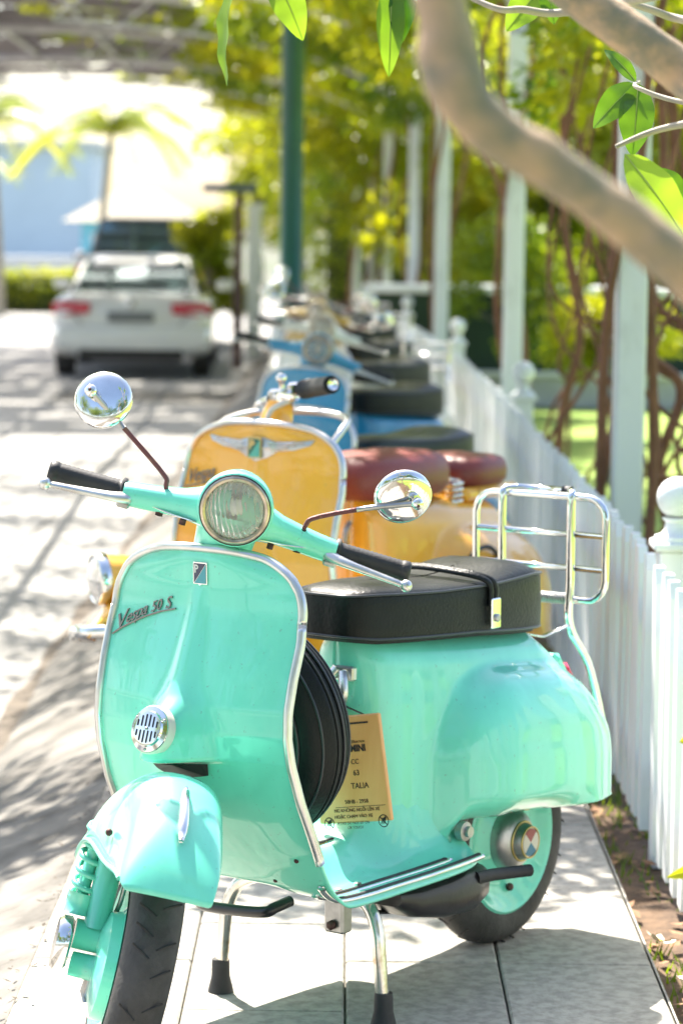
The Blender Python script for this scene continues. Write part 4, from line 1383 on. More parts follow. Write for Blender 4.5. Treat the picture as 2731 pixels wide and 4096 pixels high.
    pad(-.075, .13, .105, .655, .725, BROWNL, 'pillion_pad')
    MB().tube([(.09, -.10, .640), (.09, .10, .640)], .012, 8).build('pad_frame', pm, root)
    MB().box((.02, 0, .640), (.25, .20, .03), bev=.01).build('pad_base', pm, root, angle=30)
    for s in (-1, 1):
        sp = [(.17+.018*np.cos(a), s*.075+.018*np.sin(a), .625+.055*a/(2*np.pi*4)) for a in np.linspace(0, 2*np.pi*4, 50)]
        MB().tube(sp, .0045, 6).build('saddle_spring', CHROME, root)
    # dark tube standing for the shaded gap round the cowl, seat-post hook
    arc = [(.25+.115*math.cos(R(a)), .204-.012*abs(a-95)/90, .40+.135*math.sin(R(a))) for a in range(20, 176, 8)]
    MB().tube(arc, .006, 6).build('cowl_gap_line', RUBBER, root)
    MB().tube([(.515, .0, .60), (.53, .0, .585), (.535, 0, .56), (.525, 0, .545)], .006, 8, smooth=4).build('bag_hook', STEEL, root)
    return root
yellow_scooter()

def simple(rear, psi, pm, theta, label, rack=False, mir=False, leather=LEATHER, zoff=0, scale=1.0, head=True):
    root = place('scooter', rear, psi, 0, label, 'scooters parked along the fence')
    root.scale = (scale,)*3
    sh, S, Sw = common(root, pm, theta, head)
    seat_bench(root, leather, strap=False, zoff=zoff)
    if mir:
        mirrors(root, S)
    if rack:
        b = MB()
        for z in (.70, .76, .82):
            b.tube([(-.12, -.13, z), (-.12, .13, z)], .008, 6)
        b.tube([(-.12, -.13, .63), (-.12, -.13, .83)], .009, 6).tube([(-.12, .13, .63), (-.12, .13, .83)], .009, 6)
        b.build('rear_rack', CHROME, root)
    return root
simple((.34, 8.74), 33, BLUE2, -12, 'deep blue scooter with chrome edged shield, directly behind the yellow one', leather=mat('blue_black_vinyl', (.008, .022, .028), .35, bump=.1), zoff=-.01, head=False)
simple((.325, 11.05), 33, BLUE, 38, 'bright blue scooter with round headlamp and wide handlebar, third behind the mint one')
simple((.34, 13.2), 33, PALE, 30, 'pale cream scooter half hidden behind the bright blue one', rack=True, mir=True)
simple((.31, 15.4), 33, OLIVE, 20, 'mustard scooter behind the pale cream one', mir=True)
simple((.26, 17.6), 33, BLACKS, 35, 'black scooter far back in the parked row', rack=True, mir=True)
simple((.15, 19.9), 33, GREYC, 28, 'grey cream scooter, last of the parked row', rack=True)
# ------------------------------------------------------------------ pole, lamp, cars
f = empty('green_pole', (-.355, 17.9, 0), 0, 'tall dark green round pole standing on the pavement behind the scooters', 'pole')
MB().tube([(0, 0, 0), (0, 0, 3.6)], .074, 20).build('shaft', GREENP, f)
MB().lathe([(.11, 0), (.11, .03), (.08, .05), (.07, .12)], (0, 0, 0), (0, 0, 1), 20).build('base_flange', GREENP, f, angle=40)

DARKM = mat('dark_lamp_metal', (.03, .03, .035), .5)
f = empty('lamp_post', (-1.22, 31.0, -.25), 0, 'dark garden lamp post with flat bluish head beside the parked car', 'lamp post')
MB().tube([(0, 0, 0), (0, 0, 2.0)], [.06, .045], 12).build('shaft', mat('rust_red_post', (.10, .05, .045), .6), f)
MB().box((-.10, 0, 2.06), (.62, .22, .09), bev=.02).build('lamp_head', mat('blue_grey_lamp', (.05, .09, .16), .4), f, angle=30)
f = empty('white_pillar', (-1.12, 33.5, -.25), 0, 'short white pillar beside the dark lamp post', 'pillar')
MB().box((0, 0, .92), (.17, .17, 1.84), bev=.01).build('shaft', WHITEP, f, smooth=False)
MB().box((0, 0, 1.87), (.24, .24, .06), bev=.01).build('cap', WHITEP, f, smooth=False)

def loft(b, secs, seg=28, ends=True, p=.45):
    rings = []
    for (y, hw, z0, z1, pw) in secs:
        a = np.linspace(0, 2*np.pi, seg, endpoint=False)
        cz, hz = (z0+z1)/2, (z1-z0)/2
        rings.append([(hw*np.sign(np.cos(t))*abs(np.cos(t))**pw, y, cz+hz*np.sign(np.sin(t))*abs(np.sin(t))**pw) for t in a])
    o = len(b.V)
    b.grid(np.array(rings), cv=True)
    if ends:
        b.F.append(tuple(range(o, o+seg))); b.F.append(tuple(range(o+(len(secs)-1)*seg, o+len(secs)*seg))[::-1])
    return b

def cabin_wall(pts):
    pass

def car(name, loc, rz, pm, L, W, H, belt, label, suv=False):
    f = empty(name, loc, rz, label, 'car', 'cars parked along the kerb')
    hw = W/2
    gl = mat('tinted_glass', (.16, .26, .26), .06, .75, coat=1.0)
    b = MB()
    loft(b, [(0.0, hw*.78, .36, belt-.10, .35), (.05, hw*.92, .28, belt-.03, .35), (.20, hw*.985, .22, belt, .33), (.8, hw, .20, belt+.015, .30), (L*.5, hw, .20, belt, .28), (L*.8, hw, .20, belt-.06, .30), (L*.95, hw*.94, .24, belt-.16, .35), (L, hw*.80, .34, belt-.26, .4)])
    body = b.build('body', pm, f, angle=55)
    # greenhouse
    y0, y1, y2, y3 = (.12, .42, L*.55, L*.73) if suv else (.46, 1.35, L*.50, L*.68)
    G = [(y0, hw*.84, belt-.06), (y1, hw*.66, H), ((y1+y2)/2, hw*.68, H+.015), (y2, hw*.67, H-.01), (y3, hw*.86, belt-.06)]
    V = []
    for (y, w, z) in G:
        V += [(-w, y, z), (-w*.72, y-.0, z+.03*(z > belt)), (w*.72, y, z+.03*(z > belt)), (w, y, z)]
    F = []
    for i in range(4):
        for j in range(3):
            k = i*4+j
            F.append((k, k+1, k+5, k+4))
    # sides
    s0 = len(V)
    for (y, w, z) in G:
        V += [(-hw*.88, y, belt-.07), (hw*.88, y, belt-.07)]
    for i in range(4):
        F.append((i*4, (i+1)*4, s0+2*(i+1), s0+2*i)); F.append((i*4+3, s0+2*i+1, s0+2*(i+1)+1, (i+1)*4+3))
    rf = put('roof', V, F, pm, f, angle=40)
    # rear window: on the sloping plane between belt and roof
    def onrear(u, t, lift=.012):     # u -1..1, t 0 belt 1 roof
        a = np.array([hw*.84*u, y0, belt-.06]); c = np.array([hw*.66*u, y1, H])
        q = a+(c-a)*t
        n = np.array([0, -(H-belt), (y1-y0)]); n = n/np.linalg.norm(n)
        return q+n*lift
    outl = [(-.94, .14), (-.90, .06), (.90, .06), (.94, .14), (.93, .90), (.86, .95), (-.86, .95), (-.93, .90)]
    put('rear_window', [onrear(u, t, .016+.02*(1-u*u)) for u, t in outl], [tuple(range(8))], gl, f, smooth=False)
    for s in (-1, 1):
        def sidep(y, t):
            i = np.interp(y, [y0, y1, y2, y3], [hw*.84, hw*.66, hw*.67, hw*.86]); zt = np.interp(y, [y0, y1, y2, y3], [belt-.06, H, H-.01, belt-.06])
            x = hw*.88+(i-hw*.88)*t
            return (s*(x+.012), y, belt-.07+(zt-belt+.07)*t)
        q = [sidep(y, .16) for y in (y0+.35, y2+.25)]+[sidep(y, .88) for y in (y2-.1, y1+.15)]
        put('side_window', q, [(0, 1, 2, 3) if s > 0 else (3, 2, 1, 0)], gl, f, smooth=False)
        # lamp clusters
        lz = belt-.16 if not suv else belt-.10
        P = [(s*hw*.50, -.012, lz+.07), (s*hw*.80, .004, lz+.085), (s*hw*.99, .13, lz+.06), (s*hw*.985, .12, lz-.05), (s*hw*.80, -.004, lz-.07), (s*hw*.52, -.014, lz-.045)]
        tl = MB().poly(P, .03, (0, -1, 0)).build('tail_lamp', mat('deep_red_lamp', (.60, .006, .03), .25), f, smooth=False)
        MB().poly([(s*hw*.54, -.046, lz+.01), (s*hw*.82, -.03, lz+.018), (s*hw*.82, -.03, lz-.018), (s*hw*.55, -.046, lz-.012)], .004, (0, -1, 0)).build('lamp_strip', mat('pink_lamp_strip', (.8, .25, .3), .2), tl, smooth=False)
        for yy in (.85, L-.85):
            w = MB().lathe([(.20, -.10), (.30, -.11), (.335, -.09), (.34, 0), (.335, .09), (.30, .10), (.21, .10)], (s*(hw-.12), yy, .325), (1, 0, 0), 28).build('wheel', TYRE, f, angle=40)
            MB().lathe([(.21, .07), (.19, .06), (.06, .085), (0, .09)], (s*(hw-.12), yy, .325), (s, 0, 0), 20).build('wheel_rim', ALU, w)
        MB().box((s*(hw+.10), L*.66, belt+.06), (.20, .10, .13), bev=.03).build('door_mirror', pm, f, angle=40)
        MB().box((s*hw*.55, -.005, .245), (.20, .05, .06), bev=.02).build('exhaust_tip', CHROME, f, angle=40)
    # bumper, diffuser, plate, boot edge
    bp = MB()
    loft(bp, [(-.045, hw*.80, .34, .56, .4), (-.02, hw*.93, .30, .60, .4), (.14, hw*1.004, .26, .64, .35), (.5, hw*1.003, .25, .62, .3)])
    bp.build('rear_bumper', pm, f, angle=50)
    MB().box((0, .03, .27), (hw*1.30, .16, .14), bev=.03).build('diffuser', BLACKP, f, angle=40)
    MB().box((0, -.028, belt-.24), (.52, .025, .12), bev=.006).build('number_plate', mat('grey_plate', (.20, .21, .21), .5), f, angle=30)
    MB().tube([(-hw*.72, .03, belt-.015), (0, -.015, belt), (hw*.72, .03, belt-.015)], .018, 6, smooth=4).build('boot_lip', pm, f)
    for s in (-1, 1):
        MB().tube([(s*hw*.70, -.012, belt-.05), (s*hw*.72, -.016, belt-.20), (s*hw*.60, -.022, belt-.34)], .006, 5).build('boot_gap', GLASSD, f)
    MB().lathe([(.0, .012), (.045, .012), (.05, 0)], (0, -.028, belt-.10), (0, -1, 0), 16).build('boot_emblem', CHROME, f)
    return f
WHITEC = mat('white_car_paint', (.82, .82, .78), .22, coat=.9, vary=.02)
SILVERC = mat('dark_silver_car_paint', (.26, .27, .29), .25, .3, coat=.9)
car('parked_car', (-2.38, 30.2, road_z(31)), R(1.5), WHITEC, 4.6, 1.80, 1.32, .93, 'white sedan parked on the road, seen from behind with red tail lamps')
car('parked_car', (-2.75, 37.4, road_z(37)), R(2), SILVERC, 4.7, 1.95, 1.80, 1.20, 'dark silver off-road car in front of the white sedan, only its rear window showing', suv=True)

# ------------------------------------------------------------------ garden on the right
DG = mat('dark_green_wall_paint', (.010, .032, .014), .7, vary=.2, scale=2)
f = empty('garden_wall', (5.0, 22.0, -.06), R(-3), 'low dark green garden wall with white coping beyond the lawn', 'wall')
MB().box((0, 0, .46), (9.5, .22, .92), bev=.01).build('wall_face', DG, f, smooth=False)
MB().box((0, 0, .95), (9.6, .34, .07), bev=.012).build('coping', WHITEP, f, smooth=False)
MB().box((0, -.22, .13), (9.5, .26, .26), bev=.015).build('plinth', mat('pale_stone', (.40, .40, .42), .8, vary=.1), f, smooth=False)
MB().box((0, -.22, .275), (9.55, .34, .03), bev=.006).build('plinth_cap', WHITEP, f, smooth=False)
f = empty('dark_post', (1.55, 15.2, -.06), 0, 'dark slim post behind the second pergola post', 'post')
MB().box((0, 0, 1.3), (.10, .10, 2.6), bev=.01).build('shaft', mat('charcoal_post', (.045, .05, .055), .6), f, smooth=False)

def tree(name, loc, h, cr, leafm, n, size, label, seed, cat='tree', group='trees behind the garden and the road', clumps=16, flat=.75, trunk_r=.12):
    f = empty(name, loc, 0, label, cat, group)
    g = np.random.default_rng(seed)
    th = h*.5
    MB().tube([(0, 0, 0), (.05*h*g.uniform(-1, 1), .03*h, th*.5), (.04*h*g.uniform(-1, 1), 0, th), (0, 0, h*.8)], [trunk_r, trunk_r*.75, trunk_r*.5, trunk_r*.2], 8, smooth=4).build('trunk', BARK, f)
    b = MB()
    cen, rad = [], []
    for i in range(clumps):
        a = g.uniform(0, 6.28); rr = cr*g.uniform(.1, .8)
        c = np.array([rr*math.cos(a), rr*math.sin(a), h*g.uniform(.38, .95)])
        s = cr*g.uniform(.28, .5)
        cen.append(c); rad.append((s, s, s*flat))
        b.tube([(0, 0, th*.8), c*np.array([.5, .5, .85]), c], [trunk_r*.35, trunk_r*.12], 5)
    b.build('limb', BARK, f)
    V, F = leaf_cloud(n, cen, rad, size, seed=seed+5, outer=.2)
    fastmesh('crown', V, F, leafm, f)
    return f
tl = [('bushy yellow green garden tree behind the garden wall, left', (1.9, 25.5), 3.6, 1.8, LEAF_Y), ('bright green garden tree behind the middle of the wall', (4.3, 26.5), 4.6, 2.3, LEAF_B),
      ('tall leafy tree at the far right behind the wall', (7.0, 25.5), 4.8, 2.4, LEAF_B), ('dark green tree behind the second pergola post', (2.9, 30.0), 5.4, 2.4, LEAF_C),
      ('yellow green tree far back beyond the pergola', (.9, 36.0), 4.4, 2.2, LEAF_Y), ('deep green tree far back on the right', (6.0, 32.0), 6.0, 2.8, LEAF_C), ('broad yellow green tree beyond the end of the pergola', (-.3, 47.0), 4.6, 2.0, LEAF_Y)]
for i, (lb, (x, y), h, c, m) in enumerate(tl):
    tree('garden_tree', (x, y, -.06), h, c, m, 9000, .16, lb, 200+i)
# shrubs in front of the wall, by the pergola posts
sh = [('low yellow green shrub between the first two pergola posts', (1.9, 18.5), .9, .55, LEAF_Y), ('leafy shrub behind the third pergola post', (1.35, 21.2), 1.5, .6, LEAF_B)]
for i, (lb, (x, y), h, c, m) in enumerate(sh):
    tree('shrub', (x, y, -.06), h, c, m, 2500, .08, lb, 300+i, 'shrub', 'shrubs on the lawn', 8, .8, .03)
# hanging woody vine stems in the garden opening
for i, (pts, lb) in enumerate((
        ([(1.25, 11.0, 2.6), (1.32, 11.0, 1.7), (1.26, 11.1, 1.15), (1.42, 11.0, .98), (1.60, 11.0, .92), (1.66, 11.0, .72), (1.56, 11.0, .45), (1.50, 11.0, -.05)], 'bent brown woody stem looping beside the nearest pergola post'),
        ([(1.05, 10.4, 2.6), (1.02, 10.3, 1.6), (1.06, 10.4, .9), (1.12, 10.4, .4), (1.10, 10.3, -.05)], 'straight brown woody stem behind the fence between the pergola posts'),
        ([(1.28, 9.3, 2.4), (1.36, 9.3, 1.5), (1.30, 9.3, 1.0), (1.22, 9.2, .7), (1.40, 9.3, .45), (1.52, 9.3, -.05)], 'twisted brown woody stem at the right behind the fence'),
        ([(1.46, 9.4, 2.4), (1.40, 9.4, 1.6), (1.48, 9.4, 1.1), (1.37, 9.4, .8), (1.30, 9.4, .5), (1.45, 9.4, -.05)], 'second twisted brown stem at the right edge behind the fence'),
        ([(.98, 12.6, 2.5), (1.02, 12.6, 1.4), (1.10, 12.6, .9), (1.02, 12.6, .5), (1.0, 12.6, -.05)], 'thin curved brown stem behind the second fence post'),
        ([(1.50, 8.9, 2.2), (1.34, 8.9, 1.3), (1.26, 8.9, 1.0), (1.36, 8.9, .7), (1.28, 8.9, .45), (1.18, 8.9, -.05)], 'brown stem swinging left beside the nearest pergola post'),
        ([(1.30, 8.6, 2.2), (1.22, 8.6, 1.35), (1.30, 8.6, 1.05), (1.18, 8.6, .8), (1.26, 8.6, .55), (1.12, 8.6, .3), (1.2, 8.6, -.05)], 'zigzag brown stem right of the nearest pergola post'),
        ([(1.02, 9.9, 1.9), (.98, 9.9, 1.2), (1.10, 9.9, .95), (1.24, 9.9, .80), (1.16, 9.9, .5), (1.22, 9.9, .2), (1.1, 9.9, -.05)], 'brown stem arching low left of the nearest pergola post'))):
    b0 = np.array([pts[-1][0], pts[-1][1], -.06])
    f = empty('woody_stem', tuple(b0), 0, lb, 'vine stem', 'woody vine stems behind the fence')
    MB().tube([np.array(p)-b0 for p in pts], [.016, .02, .024], 8, smooth=6).build('stem', STEM, f)
    g = np.random.default_rng(i)
    for q in range(3):
        P = [np.array(p)-b0+g.normal(0, .15, 3)*np.array([1, .6, .5]) for p in pts]
        MB().tube(P, [.006, .010], 6, smooth=5).build('side_shoot', STEM, f)

# ------------------------------------------------------------------ far left: hedge, wall, kiosk, palms, building
f = empty('hedge', (-10.5, 55, -.45), 0, 'clipped yellow green hedge across the road at the far left', 'hedge')
V, F = leaf_cloud(16000, [(x, 0, .45) for x in np.arange(-5, 5.6, .5)], [(.5, .45, .48)]*22, .12, seed=9, outer=.5)
fastmesh('foliage', V, F, LEAF_Y, f)
MB().box((0, 0, .4), (10.4, .5, .75), bev=.1).build('twig_core', mat('hedge_twigs', (.05, .06, .02), .9), f, smooth=False)
f = empty('hedge', (3.4, 45, -.06), 0, 'long leafy green hedge closing the far end of the garden behind the posts', 'hedge')
V, F = leaf_cloud(15000, [(x, 0, z) for x in np.arange(-3.6, 5, .6) for z in (.5, 1.2, 1.9)], [(.55, .45, .5)]*45, .15, seed=29, outer=.4)
fastmesh('foliage', V, F, LEAF_B, f)
MB().box((.6, .1, .95), (8.6, .4, 1.8), bev=.1).build('twig_core', mat('hedge_twigs', (.05, .06, .02), .9), f, smooth=False)
f = empty('round_bush', (-8.2, 53.8, -.45), 0, 'round clipped yellow bush in front of the hedge', 'bush')
V, F = leaf_cloud(3500, [(0, 0, .95)], [(.5, .5, .45)], .10, seed=19, outer=.7)
fastmesh('foliage', V, F, LEAF_Y, f)
MB().tube([(0, 0, 0), (0, 0, .9)], .04, 6).build('stem', BARK, f)
f = empty('boundary_wall', (-14, 60, -.5), 0, 'low white boundary wall behind the hedge', 'wall')
MB().box((0, 0, .55), (18, .2, 1.1), bev=.01).build('wall_face', WHITEP, f, smooth=False)
MB().box((0, 0, 1.13), (18.1, .3, .06), bev=.01).build('coping', WHITEP, f, smooth=False)
f = empty('kiosk', (-5.2, 68, -.5), 0, 'small kiosk with cream hipped roof and light blue walls behind the cars', 'kiosk')
KB = mat('light_blue_boards', (.14, .46, .60), .6, vary=.1)
MB().box((0, 0, 1.05), (2.6, 2.2, 2.1), bev=.01).build('wall', KB, f, smooth=False)
V = [(-1.75, -1.5, 1.95), (1.75, -1.5, 1.95), (1.75, 1.5, 1.95), (-1.75, 1.5, 1.95), (-.45, 0, 2.75), (.45, 0, 2.75)]
put('roof', V, [(0, 1, 5, 4), (1, 2, 5), (2, 3, 4, 5), (3, 0, 4), (3, 2, 1, 0)], mat('cream_roof', (.34, .30, .22), .8), f, smooth=False)
for x in (-.7, .5):
    w = MB().box((x, -1.105, 1.25), (.7, .04, .8)).build('window', WHITEP, f, smooth=False)
    MB().box((x, -1.13, 1.25), (.58, .02, .68)).build('pane', mat('tinted_glass', (0, 0, 0)), w, smooth=False)
f = empty('far_building', (-16.8, 120, -.6), 0, 'pale blue and white building far behind at the left edge', 'building')
PB = mat('pale_blue_render', (.72, .80, .88), .8, vary=.06, scale=.3)
MB().box((0, 0, 2.6), (12, 8, 5.2)).build('wall', PB, f, smooth=False)
MB().box((0, 0, 5.35), (12.6, 8.6, .3)).build('roof', WHITEP, f, smooth=False)
for i in range(2):
    for zz in (1.6,):
        w = MB().box((-4.6+2.3*i, -4.02, zz), (1.3, .08, 1.4)).build('window', WHITEP, f, smooth=False)
        MB().box((-4.6+2.3*i, -4.07, zz), (1.1, .04, 1.2)).build('pane', mat('tinted_glass', (0, 0, 0)), w, smooth=False)

def palm(loc, h, lean, n, fl, seed, label):
    f = empty('palm_tree', loc, 0, label, 'palm tree', 'palms beyond the road')
    g = np.random.default_rng(seed)
    top = np.array([lean, 0, h])
    MB().tube([(0, 0, 0), (lean*.3, 0, h*.5), top], [.10, .07, .06], 10, smooth=5).build('trunk', mat('palm_bark', (.34, .29, .22), .85, vary=.2), f)
    for k in range(n):
        a = 6.283*k/n+g.uniform(-.2, .2); el = g.uniform(.15, 1.1)
        d = np.array([math.cos(a), math.sin(a), 0])
        rib = [top+d*fl*t*math.cos(el*(1-.3*t))+np.array([0, 0, fl*(math.sin(el)*t-.85*t*t)]) for t in np.linspace(0, 1, 12)]
        b = MB().tube(rib, [.03, .006], 5)
        for i in range(1, 12):
            for q in range(3):
                p = rib[i-1]+(rib[i]-rib[i-1])*q/3
                for s in (-1, 1):
                    sd = np.cross(d, (0, 0, 1))*s
                    tip = p+sd*fl*.20*(1-.5*i/12)+d*fl*.10+np.array([0, 0, -fl*.10])
                    w = d*.022*fl/1.5
                    b.add([p-w, p+w, tip], [(0, 1, 2)])
        b.build('frond', LEAF_Y if k % 2 else LEAF_B, f, smooth=False)
palm((-4.55, 50, -.45), 3.6, .25, 15, 2.0, 1, 'palm with long drooping fronds above the parked cars')
palm((-6.6, 52, -.45), 3.9, -.2, 13, 1.8, 2, 'paler palm left of the one above the cars')
palm((-13.2, 95, -.5), 4.0, .2, 13, 1.7, 3, 'small distant palm in front of the pale blue building')
bt = [('rounded green shrub beside the parked sedan', (-1.75, 36.0), 2.1, .5, LEAF_Y), ('yellow green tree behind the parked cars', (-1.9, 58.0), 4.0, 1.3, LEAF_Y), ('distant dark tree above the pale blue building', (-18, 135), 9.5, 3.4, LEAF_C),
      ('distant grey green tree at the far left', (-22.5, 140), 9.0, 3.5, LEAF_C), ('green tree beyond the end of the road', (-.9, 64.0), 5.0, 2.2, LEAF_Y)]
for i, (lb, (x, y), h, c, m) in enumerate(bt):
    tree('roadside_tree', (x, y, -.5), h, c, m, 2800, .2 if y > 50 else .11, lb, 400+i)
# ------------------------------------------------------------------ the near tree whose boughs cross the picture
tb = np.array([.98, 1.93, -.06])
near = empty('frangipani_tree', tuple(tb), 0, 'near tree with bare grey brown boughs and long green leaves crossing the top right', 'tree')
def limb(pts, rr, name='bough', m=BARKF, seg=18, sm=8, par=near):
    b = MB().tube([np.array(p)-tb for p in pts], rr, seg, smooth=sm)
    # uneven growth: swellings, scars and flats along the bough
    r0 = float(np.mean(rr))
    def lump(v):
        k = 1/r0
        n = (math.sin(v[0]*.9*k+v[2]*1.3*k)*math.sin(v[1]*1.1*k+1.3)+.6*math.sin(v[0]*2.3*k+2)*math.sin(v[2]*2.1*k+v[1]*1.7*k)+.35*math.sin(v[0]*5.1*k)*math.sin(v[2]*4.7*k+.7))
        return v+np.array([math.sin(v[2]*1.9*k), math.cos(v[0]*2.2*k), math.sin(v[0]*1.6*k+1)])*r0*.07*n
    if r0 > .015:
        b.xf(lump)
    return b.build(name, m, par)
limb([(0.980, 1.930, -0.060), (0.850, 1.960, 0.450), (0.720, 2.040, 0.880), (0.480, 2.048, 1.188), (0.312, 2.084, 1.308), (0.261, 2.089, 1.351), (0.203, 2.094, 1.395), (0.159, 2.097, 1.425), (0.115, 2.099, 1.452), (0.089, 2.102, 1.478), (0.078, 2.105, 1.507), (0.075, 2.108, 1.533), (0.070, 2.111, 1.567), (0.062, 2.120, 1.636), (0.024, 2.160, 1.836)],
     [0.0750, 0.0640, 0.0520, 0.0380, 0.0272, 0.0220, 0.0200, 0.0192, 0.0192, 0.0216, 0.0248, 0.0228, 0.0200, 0.0192, 0.0192, 0.0168], 'bough')
limb([(.72, 2.05, .88), (.74, 2.55, 1.15), (.60, 3.08, 1.40), (.493, 3.231, 1.504), (.427, 3.337, 1.560), (.368, 3.342, 1.602), (.320, 3.345, 1.635), (.271, 3.349, 1.669), (.234, 3.353, 1.706), (.15, 3.38, 1.85)],
     [.05, .042, .036, .031, .0285, .027, .026, .0245, .023, .02])
tw = mat('pale_twig', (.36, .32, .25), .7, vary=.2, scale=12)
limb([(.06, 4.2, 1.80), (.203, 4.057, 1.71), (.258, 4.056, 1.703), (.323, 4.056, 1.70), (.47, 3.9, 1.72)], [.003, .0045, .0055, .006, .008], 'twig', tw, 8)
limb([(.36, 4.1, 1.78), (.40, 4.059, 1.725), (.452, 4.056, 1.704), (.496, 4.055, 1.691), (.60, 3.9, 1.66)], [.004, .005, .006, .0065, .008], 'twig', tw, 8)
limb([(.465, 4.345, 1.615), (.456, 4.30, 1.604), (.523, 4.244, 1.579), (.66, 4.0, 1.55)], [.0025, .0035, .0045, .006], 'twig', tw, 8)
limb([(.39, 3.95, 1.50), (.47, 3.95, 1.53), (.62, 3.8, 1.55)], [.003, .005, .009], 'twig', tw, 8)
limb([(.55, 3.66, .70), (.62, 3.6, .60), (.70, 3.3, .30), (.78, 3.2, -.05)], [.004, .006, .009, .012], 'twig', tw, 8)
def leaf(a, b, width, curl=.12, face=(0, -1, .25), m=LEAF_F, twist=0.0):
    """one long blade from stalk a to tip b, folded along its midrib"""
    a, b = np.array(a)-tb, np.array(b)-tb
    T = b-a; L = np.linalg.norm(T); T /= L
    fz = np.array(face, float); fz -= T*np.dot(fz, T); fz /= np.linalg.norm(fz)
    U = np.cross(T, fz)
    if twist:
        M = axrot(T, twist); U, fz = M@U, M@fz
    rows = []
    for t in np.linspace(0, 1, 15):
        w = width*.5*(math.sin(math.pi*min(1, t**.85))**.8)+.0008
        c = a+T*L*t-fz*curl*L*(t-.5)**2*2
        wav = .05*width*math.sin(t*19)
        rows.append([c+U*w*s+fz*(abs(s)*w*.28+wav*abs(s)) for s in (-1, -.55, 0, .55, 1)])
    o = MB().grid(np.array(rows)).build('leaf', m, near)
    mid = [r[2]-fz*.0006 for r in rows]
    MB().tube(mid, [.0014, .0005], 5).build('midrib', mat('leaf_midrib', (.34, .42, .12), .5), o)
    return o
DL = leafmat('dark_frangipani_leaf', (.045, .13, .018), (.085, .18, .025), .35, .35, scale=6)  # darker green blades mixed in with the lighter ones
leaf((-.196, 4.57, 1.80), (-.209, 4.55, 1.612), .050, .1, twist=1.15)
leaf((-.125, 4.465, 1.80), (-.072, 4.457, 1.684), .056, .35)
leaf((.066, 4.16, 1.76), (.063, 4.147, 1.608), .042, .1, m=LEAF_F)
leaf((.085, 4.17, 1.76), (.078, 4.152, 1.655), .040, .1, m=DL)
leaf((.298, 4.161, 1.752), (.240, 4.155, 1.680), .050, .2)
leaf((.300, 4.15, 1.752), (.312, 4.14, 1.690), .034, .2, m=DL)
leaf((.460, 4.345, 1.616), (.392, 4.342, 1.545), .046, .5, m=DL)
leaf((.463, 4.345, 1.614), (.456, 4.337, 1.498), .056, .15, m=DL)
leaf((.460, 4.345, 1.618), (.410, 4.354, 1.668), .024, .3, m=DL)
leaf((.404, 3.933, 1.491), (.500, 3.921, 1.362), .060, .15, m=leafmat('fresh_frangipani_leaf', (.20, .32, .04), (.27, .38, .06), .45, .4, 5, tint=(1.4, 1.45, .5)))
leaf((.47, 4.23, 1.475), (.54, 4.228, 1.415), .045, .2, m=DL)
leaf((.55, 3.66, .70), (.470, 3.647, .684), .036, .3, m=LEAF_Y)
leaf((.57, 3.64, .53), (.455, 3.628, .498), .028, .3, m=LEAF_Y)
leaf((.60, 3.6, .25), (.505, 3.62, .20), .05, .3, m=LEAF_F)
g = np.random.default_rng(3)
# twigs above the frame that carry the hanging leaves, and the leafy tips of the boughs
limb([(.15, 3.38, 1.85), (.10, 3.85, 1.98), (.02, 4.2, 1.93), (-.12, 4.46, 1.84), (-.196, 4.57, 1.80)], [.014, .011, .008, .006, .004], 'twig', tw, 8)
limb([(.06, 4.05, 1.96), (.067, 4.14, 1.84), (.066, 4.16, 1.76)], [.006, .005, .004], 'twig', tw, 8)
limb([(.10, 3.85, 1.98), (.22, 4.05, 1.90), (.298, 4.161, 1.752)], [.007, .005, .003], 'twig', tw, 8)
tips = [((.024, 2.16, 1.836), (-.05, 2.05, 2.25), (-.16, 2.0, 2.55)), ((.024, 2.16, 1.836), (.12, 2.3, 2.2), (.22, 2.35, 2.5)), ((.15, 3.38, 1.85), (.02, 3.4, 2.2), (-.08, 3.35, 2.5)), ((.15, 3.38, 1.85), (.3, 3.45, 2.2), (.4, 3.4, 2.45)),
        ((.78, 2.2, .95), (1.0, 2.3, 1.6), (1.15, 2.4, 2.2)), ((1.0, 2.3, 1.6), (.9, 2.7, 2.0), (.85, 2.9, 2.4))]
for p0, p1, p2 in tips:
    limb([p0, p1, p2], [.019, .016, .012], 'bough', BARKF, 12)
    for k in range(9):
        an = 6.283*k/9+g.uniform(-.2, .2)
        d = np.array([math.cos(an), math.sin(an), g.uniform(.05, .7)]); d /= np.linalg.norm(d)
        c = np.array(p2)-np.array([0, 0, .004*k])
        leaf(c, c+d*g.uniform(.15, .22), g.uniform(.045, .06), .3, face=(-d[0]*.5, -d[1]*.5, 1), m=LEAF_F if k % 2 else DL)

# unseen spray of vine added above the frame to cast dapples
f = empty('climbing_vine', (.55, 8.3, 2.6), 0, 'unseen spray of vine added above the picture to dapple the ground', 'vine')
V, F = leaf_cloud(5200, [(-2.2, .2, .75), (-1.7, .6, .7), (-2.6, .9, .8), (-1.4, 1.2, .6), (-2.9, -.1, .85), (-3.2, .5, .85), (-.85, -.7, .25), (-1.3, -.9, .5), (-.35, -.6, .15), (-.5, -.4, .3), (-1.6, -.3, .45), (.0, -1.0, .1)], [(.45, .42, .2)]*6+[(.35, .3, .16)]*6, .10, seed=77, outer=.1)
fastmesh('foliage', V, F, LEAF_A, f)
for i in range(4):
    MB().tube([(0, .3, -.1), (-.4, -.3+.1*i, .15), (-.3-.45*i, -.9, .3)], [.012, .005], 6, smooth=5).build('stem', STEM, f)

